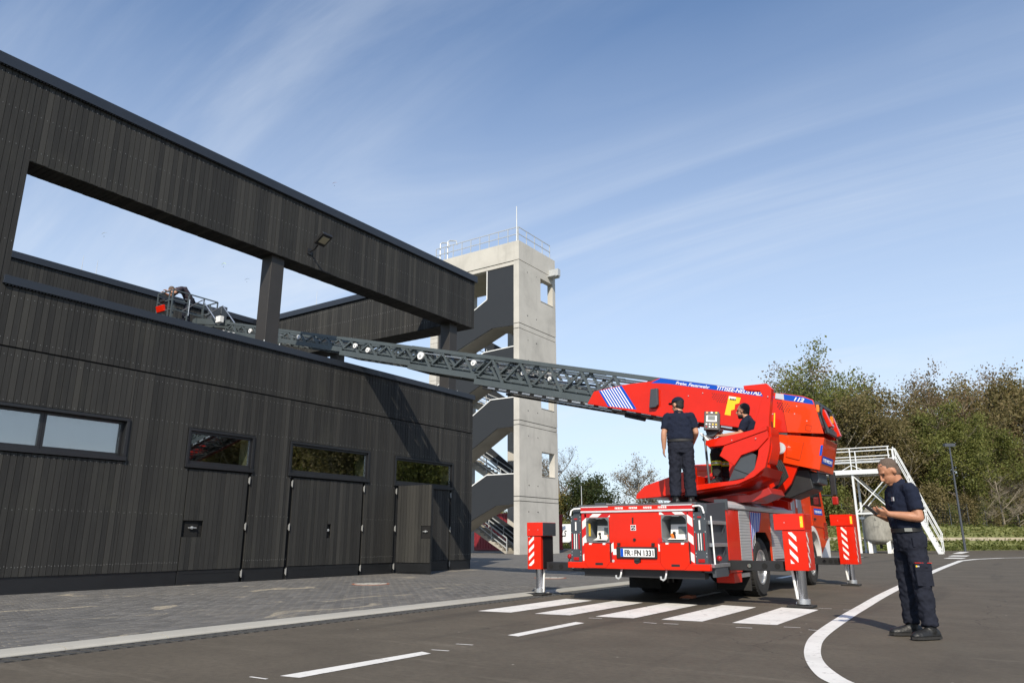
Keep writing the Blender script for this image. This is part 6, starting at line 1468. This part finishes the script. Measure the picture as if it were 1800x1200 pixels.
# operator on the stand
PC = dict(base, pelvis=(-.02, 0, .60), chest=(.02, 0, .92), neck=(.06, 0, 1.125), head=(.13, 0, 1.265), f=(1, -.1, .02), u=(0, 0, 1),
          shL=(.045, .185, 1.05), shR=(.045, -.185, 1.05), elL=(.14, .235, .83), elR=(.18, -.23, .84), wrL=(.48, .20, .83), wrR=(.48, -.12, .86),
          hdL=(.60, .18, .85), hdR=(.58, -.08, .88), pnL=(.5, .15, .68), pnR=(.5, -.1, .76), tbL=(.5, .1, .8), tbR=(.5, 0, .86),
          hipL=(.02, .10, .56), hipR=(.02, -.10, .56), knL=(.66, .09, .555), knR=(.60, -.15, .56), anL=(.645, .10, .10), anR=(.59, -.16, .10), toeL=(.84, .12, .05), toeR=(.84, -.17, .05), curl=(.6,))
person('seated operator with beard and yellow banded black trousers at the ladder controls', (-3.71, 12.93, 1.915), math.pi, .99, PC, 'skin', 'navy_polo', 'black_turnout', 'hair_black', seated=True, bands=True, beard=True)
# crew member bent over in the basket
PD = dict(base, pelvis=(-.1, 0, .90), chest=(.15, 0, 1.24), neck=(.36, 0, 1.22), head=(.50, 0, 1.15), f=(.45, 0, -.9), u=(.9, 0, .45),
          shL=(.29, .185, 1.22), shR=(.29, -.185, 1.22), elL=(.48, .23, 1.02), elR=(.48, -.23, 1.02), wrL=(.68, .16, 1.05), wrR=(.68, -.14, 1.05),
          hdL=(.76, .14, 1.08), hdR=(.76, -.12, 1.08), pnL=(.68, .16, .95), pnR=(.68, -.14, .95), tbL=(.68, .1, 1.05), tbR=(.68, -.1, 1.05),
          hipL=(-.1, .10, .88), hipR=(-.1, -.10, .88), knL=(.0, .12, .48), knR=(.0, -.12, .48), anL=(-.05, .13, .09), anR=(-.05, -.13, .09), toeL=(.2, .13, .05), toeR=(.2, -.13, .05), curl=(.6,))
person('person in a dark plum jacket bent over inside the ladder basket above the roof edge', (-23.85, 14.22, 8.29), math.atan2(-.95, -.25), 1.08, PD, 'skin', 'plum_jacket', 'navy_trousers', 'hair_brown')

# ------------------------------------------------------------------ trees
def leaf_mesh(name, pts, size, mat, seed, flat=.35):
    rs = np.random.RandomState(seed); n = len(pts); pts = np.asarray(pts, dtype=np.float32)
    a = rs.normal(size=(n, 3)); a /= np.linalg.norm(a, axis=1)[:, None]
    c = rs.normal(size=(n, 3)); c -= (c * a).sum(1)[:, None] * a; c /= np.linalg.norm(c, axis=1)[:, None]
    s = size * rs.uniform(.55, 1.35, size=(n, 1)); w = s * rs.uniform(.45, .8, size=(n, 1))
    v = np.stack([pts - a * s, pts + c * w, pts + a * s, pts - c * w], 1).reshape(-1, 3)
    me = bpy.data.meshes.new(name); me.vertices.add(4 * n); me.vertices.foreach_set('co', v.astype(np.float32).ravel())
    me.loops.add(4 * n); me.loops.foreach_set('vertex_index', np.arange(4 * n, dtype=np.int32))
    me.polygons.add(n); me.polygons.foreach_set('loop_start', np.arange(0, 4 * n, 4, dtype=np.int32)); me.polygons.foreach_set('loop_total', np.full(n, 4, dtype=np.int32))
    me.update(calc_edges=True); me.validate(); me.materials.append(M[mat]); return me
def grow(seed, h, r0, spread, levels=4, up=.35, first=.25, kids=5):
    """recursive limbs: returns tube builder and the twig points that carry leaves"""
    rg = random.Random(seed); b_ = B(); tips = []
    def limb(p, d, L, r, lv):
        n = 4 if lv == 0 else 3; pts = [p.copy()]; dd = d.copy()
        for k in range(n):
            dd = (dd + V((rg.uniform(-1, 1), rg.uniform(-1, 1), rg.uniform(-.4, .8))) * (.16 if lv else .07) + V((0, 0, up * .12 * (lv > 0)))).normalized()
            pts.append(pts[-1] + dd * L / n)
        rr = [r * (1 - .62 * k / n) for k in range(n + 1)]
        b_.path(pts, rr, 7 if lv == 0 else 5 if lv == 1 else 3, False)
        if lv >= levels - 2:
            for k in range(1, n + 1): tips.append((pts[k], lv))
        if lv < levels - 1:
            nk_ = kids + (3 if lv == 0 else 0)
            for k in range(nk_):
                t_ = (first if lv == 0 else .25) + (1 - (first if lv == 0 else .25)) * (k + rg.random()) / nk_
                i = min(n - 1, int(t_ * n)); q = pts[i].lerp(pts[i + 1], t_ * n - i)
                az = rg.uniform(0, 6.283) + k * 2.4; el = rg.uniform(.15, .95)
                nd = V((math.cos(az) * spread, math.sin(az) * spread, el)).normalized()
                nd = (nd + dd * .35).normalized()
                limb(q, nd, L * rg.uniform(.38, .62) * (1 if lv else (1.15 - .5 * t_)), r * (1 - .62 * t_) * .64, lv + 1)
    limb(V((0, 0, -.3)), V((rg.uniform(-.06, .06), rg.uniform(-.06, .06), 1)), h * .92, r0, 0)
    return b_, tips
PROTO = {}
def proto(key, seed, h, leaf, bark, n_leaf, size, spread=.9, first=.25, kids=5, levels=4, puff=.55, up=.35, skirt=0, girth=.017):
    b_, tips = grow(seed, h, h * girth, spread, levels, up, first, kids)
    me = bpy.data.meshes.new('trunk'); me.from_pydata([tuple(p) for p in b_.v], [], b_.f); me.polygons.foreach_set('use_smooth', [True] * len(me.polygons)); me.materials.append(M[bark])
    rg = random.Random(seed + 5); pts = []
    if n_leaf:
        live = [t_ for t_ in tips if rg.random() > .12]
        for k in range(n_leaf):
            p, lv = rg.choice(live); s = puff * (1.2 if lv < levels - 1 else 1)
            pts.append((p.x + rg.gauss(0, s), p.y + rg.gauss(0, s), max(.1, p.z + rg.gauss(0, s * .7))))
    for k in range(skirt):
        a = rg.uniform(0, 6.283); r = rg.uniform(.6, 2.6); pts.append((r * math.cos(a), r * math.sin(a), abs(rg.gauss(0, 1.5)) + .1))
    top = np.percentile([p[2] for p in pts], 99.6) if len(pts) > 1500 else max(p[2] for p in b_.v)
    PROTO[key] = (top, me, leaf_mesh('crown', pts, size * top / h, leaf, seed) if pts else None)
def plant(key, x, y, h, label, cat='tree', group=None, name='tree', rz=None, wide=1.0):
    z = bank(x, y) - .03
    H, tm, cm_ = PROTO[key]; s = h / H
    t = thing(name, label, cat, (x, y, z), group); t.rotation_euler = (0, 0, RND.uniform(0, 6.28) if rz is None else rz); t.scale = (s * wide, s * wide, s)
    for n, me in (('trunk', tm), ('crown', cm_)):
        if me is None: continue
        o = bpy.data.objects.new(n if not (n == 'crown' and cat == 'shrub') else 'foliage', me); C.objects.link(o); o.parent = t
    return t
proto('green1', 21, 15, 'leaf_green', 'bark', 13000, .135, .95, .18, 6, 4, .60, skirt=500)
proto('green2', 22, 14, 'leaf_green', 'bark_pale', 12000, .13, .8, .16, 6, 4, .58, skirt=500)
proto('olive1', 23, 14, 'leaf_olive', 'bark', 11000, .13, .85, .18, 6, 4, .60, skirt=400)
proto('olive2', 24, 13, 'leaf_olive', 'bark_pale', 10000, .125, .8, .15, 6, 4, .62, skirt=300)
proto('brown1', 25, 15, 'leaf_brown', 'bark', 7500, .105, .7, .2, 6, 4, .45)
proto('brown2', 26, 14, 'leaf_brown', 'bark_pale', 6000, .10, .65, .2, 7, 4, .42)
proto('airy', 27, 18, 'leaf_green', 'bark', 8500, .125, .75, .3, 6, 4, .50)
proto('bare', 28, 13, 'leaf_brown', 'bark', 1500, .09, .95, .22, 9, 4, .3, .2, girth=.030)
proto('rust', 29, 11, 'leaf_brown', 'bark', 3600, .09, 1.05, .26, 9, 4, .28, .25, girth=.028)
proto('round', 30, 9, 'leaf_dark', 'bark', 14000, .13, 1.15, .08, 7, 4, .62, .2, skirt=700)
proto('bush', 31, 3, 'leaf_olive', 'bark', 5200, .08, 1.2, .02, 6, 3, .38, .2, skirt=300)
proto('bush2', 32, 3, 'leaf_green', 'bark', 5200, .08, 1.2, .02, 6, 3, .40, .2, skirt=300)
proto('ybush', 33, 5, 'leaf_yellow', 'bark_pale', 3000, .12, .9, .1, 6, 4, .4, skirt=100)
proto('twigs', 34, 5, None, 'bark_pale', 0, 0, 1.3, .02, 8, 4, up=.0)
LAB = {'green1': 'broad green tree standing among the trees of the wood edge', 'green2': 'green tree with pale limbs in the wood behind the yard', 'olive1': 'olive green tree in the wood behind the yard', 'olive2': 'pale olive tree with thin foliage in the wood', 'brown1': 'brown half bare tree rising among greener trees of the wood', 'brown2': 'thin brown leafed tree with pale twigs in the wood'}
GRP = 'trees of the wood behind the yard'
def skyline(x):
    pts = [(-22, 12), (-19.3, 15.0), (-17.7, 18.0), (-15.9, 18.4), (-14.4, 16.5), (-12, 16.2), (-10.5, 15.3), (-9.2, 14.9), (-7, 15.4), (-5, 15.4), (-2.3, 15.6), (0, 14.4), (2, 14.0), (20, 15), (60, 16)]
    for (a, za), (c, zc_) in zip(pts, pts[1:]):
        if a <= x <= c: return za + (zc_ - za) * (x - a) / (c - a)
    return 13
EY = lambda x: float(np.interp(x, [e[0] for e in EDGE], [e[1] for e in EDGE]))
plant('airy', -17.3, EY(-17.3) + 11.6, 17.6, 'tallest airy green tree at the near end of the wood behind the boom', group=GRP, rz=1.0)
plant('airy', -13.8, EY(-13.8) + 12.5, 15.3, 'slender airy tree beside the tallest tree of the wood', group=GRP, rz=3.2)
rg = random.Random(5)
x = -19.5
while x < 30:
    key = rg.choice(['brown1', 'brown2', 'green2', 'brown1', 'olive2', 'olive1'] if -11.5 < x < -1 else ['green1', 'brown2', 'olive1', 'green2', 'olive2', 'brown1'])
    y = EY(x) + 20 + rg.uniform(-2, 2)
    plant(key, x * y / 75 if x < 4 else x, y, skyline(x) * y / 75 * rg.uniform(.88, .98) - 1.5, LAB[key], group=GRP); x += rg.uniform(1.4, 2.1) if x < 4 else 3.2
x = -18.6
while x < 30:
    key = rg.choice(['green1', 'olive1', 'olive2', 'green2', 'brown1', 'green1'] if x < -2 else ['green1', 'green2', 'brown1', 'olive1'])
    y = EY(x) + 13.5 + rg.uniform(-1, 2)
    plant(key, x, y, skyline(x) * rg.uniform(.58, .76), LAB[key], group=GRP, wide=1.1); x += rg.uniform(1.7, 2.5) if x < 4 else 3.4
x = -20.0; k = 0
while x < 14:
    plant(['bush2', 'bush'][k % 2], x, EY(x) + 17 + rg.uniform(-1.5, 1.5), rg.uniform(4.5, 6.5), ['tall green shrub in the shade under the wood', 'tall olive shrub in the shade under the wood'][k % 2], 'shrub', 'undergrowth shrubs inside the wood', 'shrub', wide=.8); x += rg.uniform(1.3, 2.0); k += 1
x = -19.0; k = 0
while x < 14:
    y = EY(x) + 11.6 + rg.uniform(-.5, .8)
    key = ['bush', 'bush2'][k % 2]
    plant(key, x, y, rg.uniform(1.8, 4.2), ['olive shrub at the foot of the wood edge', 'green shrub at the foot of the wood edge'][k % 2], 'shrub', 'shrubs along the wood edge', 'shrub', wide=.9); x += rg.uniform(.9, 1.4); k += 1
for x, y, h in ((-1.6, 88.0, 6.0), (-.4, 90, 5.2), (.6, 91.2, 5.5), (-3.2, 85.4, 4.5)):
    plant('twigs', x, y, h, 'tangle of bare pale branches at the foot of the wood', 'shrub', 'bare branch tangles before the wood', 'bare_shrub')
plant('bare', -54.5, 93, 14.2, 'nearly leafless tree showing beside and through the tower window', rz=.4)
plant('bare', -60.0, 96, 12.5, 'bare tree partly hidden behind the concrete tower', rz=2.0)
plant('round', -46.0, 87, 8.9, 'dense round dark green tree tinged with red above the truck rear', wide=1.15)
plant('rust', -41.2, 90, 11.2, 'sparse rust brown tree with a fan of fine twigs', rz=.5)
for x, y, h, lb in ((-50.3, 86, 6.8, 'yellowish bush between the bare tree and the round tree'), (-52.0, 84, 5.4, 'tall yellow green bush close to the tower edge'), (-43.2, 86, 5.0, 'yellow green bush between the round and the rust brown tree'), (-38.0, 88, 4.6, 'low yellow bush behind the nose of the operator stand')):
    plant('ybush', x, y, h, lb, 'shrub', 'yellow bushes behind the fire engine', 'bush')
x = -66.0; k = 0
while x < -22:
    plant(['bush', 'bush2'][k % 2], x, 80 + rg.uniform(-1.5, 1.5), rg.uniform(2.4, 3.6), ['olive hedge shrub behind the container and truck', 'green hedge shrub behind the container and truck'][k % 2], 'shrub', 'hedge shrubs behind the yard', 'shrub'); x += 1.7; k += 1
# the wood bends round the yard; only the hall windows show this part
for k in range(40):
    a = k / 36; x = 16 + 52 * a; y = 101 - 31 * a + rg.uniform(-3, 3)
    key = rg.choice(['green1', 'green2', 'olive1', 'olive2'])
    plant(key, x, y, rg.uniform(15, 19), 'leafy tree beyond the picture edge mirrored in the hall windows', group='trees mirrored in the hall windows', wide=1.15)
# grass of the verge
rs = np.random.RandomState(4); n = 26000
gx = rs.uniform(-62, 14, n); edge = np.interp(gx, [-62, -13.4, -5.6, -.4, 6, 14], [64.3, 65.6, 70.5, 79.6, 85.8, 88]); gy = edge + rs.uniform(0, 1, n) ** 1.3 * 16
bad = (np.abs(gy - edge - 5.8) < .6) & (gx > -15)
gx, gy = gx[~bad], gy[~bad]
pts = np.stack([gx, gy, rs.uniform(.02, .22, len(gx)) + np.array([bank(a, b_) for a, b_ in zip(gx.tolist(), gy.tolist())])], 1)
o = bpy.data.objects.new('grass', leaf_mesh('grass', pts, .15, 'grass_blade', 9)); C.objects.link(o); tag(o, kind='stuff')
# sedum on the container roof
pts = np.stack([rs.uniform(-39.4, -33.6, 900), rs.uniform(54.6, 56.8, 900), 3.0 + np.abs(rs.normal(0, .12, 900))], 1)
o = bpy.data.objects.new('roof_plants', leaf_mesh('roof_plants', pts, .11, 'leaf_green', 10)); C.objects.link(o); tag(o, kind='stuff')
# wire fence before the wood
fe = thing('wire_fence', 'thin grey wire fence with slim posts before the wood', 'fence', (-4, 76.5, 0))
fpts = [(x_, EY(x_) + 10.2) for x_ in (-14, -9.5, -5.6, -3.0, -.4, 3.0, 8)]
for p, q in zip(fpts, fpts[1:]):
    for k in range(2): s_ = V((*p, 0)).lerp(V((*q, 0)), k / 2); s_.z = bank(s_.x, s_.y); B().tube(s_, s_ + V((0, 0, 2.1)), .035, n=6).build('post', 'lamp_post_grey', fe)
wi = B()
for p, q in zip(fpts, fpts[1:]):
    zp, zq = bank(*p), bank(*q)
    for z in [.1 + .2 * k for k in range(11)]: wi.bar((*p, z + zp), (*q, z + zq), .008, .008)
    L_ = (V((*q, 0)) - V((*p, 0))).length; m_ = int(L_ / .22)
    for k in range(m_): s_ = V((*p, zp)).lerp(V((*q, zq)), k / m_); wi.bar(s_, s_ + V((0, 0, 2.1)), .006, .006)
stuff(wi.build('wire_mesh', 'lamp_post_grey', fe))
# small things
t = thing('wheel_chock', 'small rusty orange block on the asphalt under the truck', 'wheel chock', (-4.98, 12.7, 0))
B().xz([(-5.10, .004), (-4.86, .004), (-4.86, .05), (-4.95, .06), (-5.06, .03)], 12.6, 12.8).build('wedge', 'rust', t, .006)
# far paragliders
def glider(px_dir, D, w, label, mt):
    p = V((0, 0, 1)) + V(px_dir).normalized() * D
    t = thing('paraglider', label, 'paraglider', p, 'paragliders far off in the sky')
    b_ = B(); n = 9; rings = []
    a_ = V((.83, .56, 0)); k_ = V((-.56, .83, 0))
    for k in range(n):
        s = -1 + 2 * k / (n - 1); ch = w * .16 * (1 - .75 * s * s); c_ = p + a_ * s * w / 2 + V((0, 0, 1)) * (w * .26 * (1 - s * s) + w * .10 * s)
        rings.append([c_ - k_ * ch - V((0, 0, 1)) * ch * .4, c_ + V((0, 0, 1)) * w * .03, c_ + k_ * ch + V((0, 0, 1)) * ch * .2, c_ - V((0, 0, 1)) * w * .02])
    b_.loft(rings); b_.build('canopy', mt, t); B().ball(p - V((0, 0, w * .55)), (w * .05, w * .05, w * .1), 8, 6).build('pilot', 'black_print', t)
for d_, w_, lb_, mt_ in (((-1264, 585, 516), 5.6, 'tiny pale paraglider seen through the roof opening nearest the pillar', 'silver_film'), ((-1098, 714, 464), 5.2, 'tiny greenish paraglider seen through the roof opening, the upper of the middle pair', 'lime_film'),
                          ((-1068, 743, 438), 5.0, 'tiny dark paraglider seen through the roof opening beside the brown column', 'anthracite'), ((-916, 793, 601), 5.2, 'tiny paraglider in the open sky above the timber beam', 'dark_red'), ((-616, 1149, 133), 5.6, 'tiny dark paraglider low in the sky above the bare trees', 'black_metal')):
    glider(d_, 900, w_, lb_, mt_)
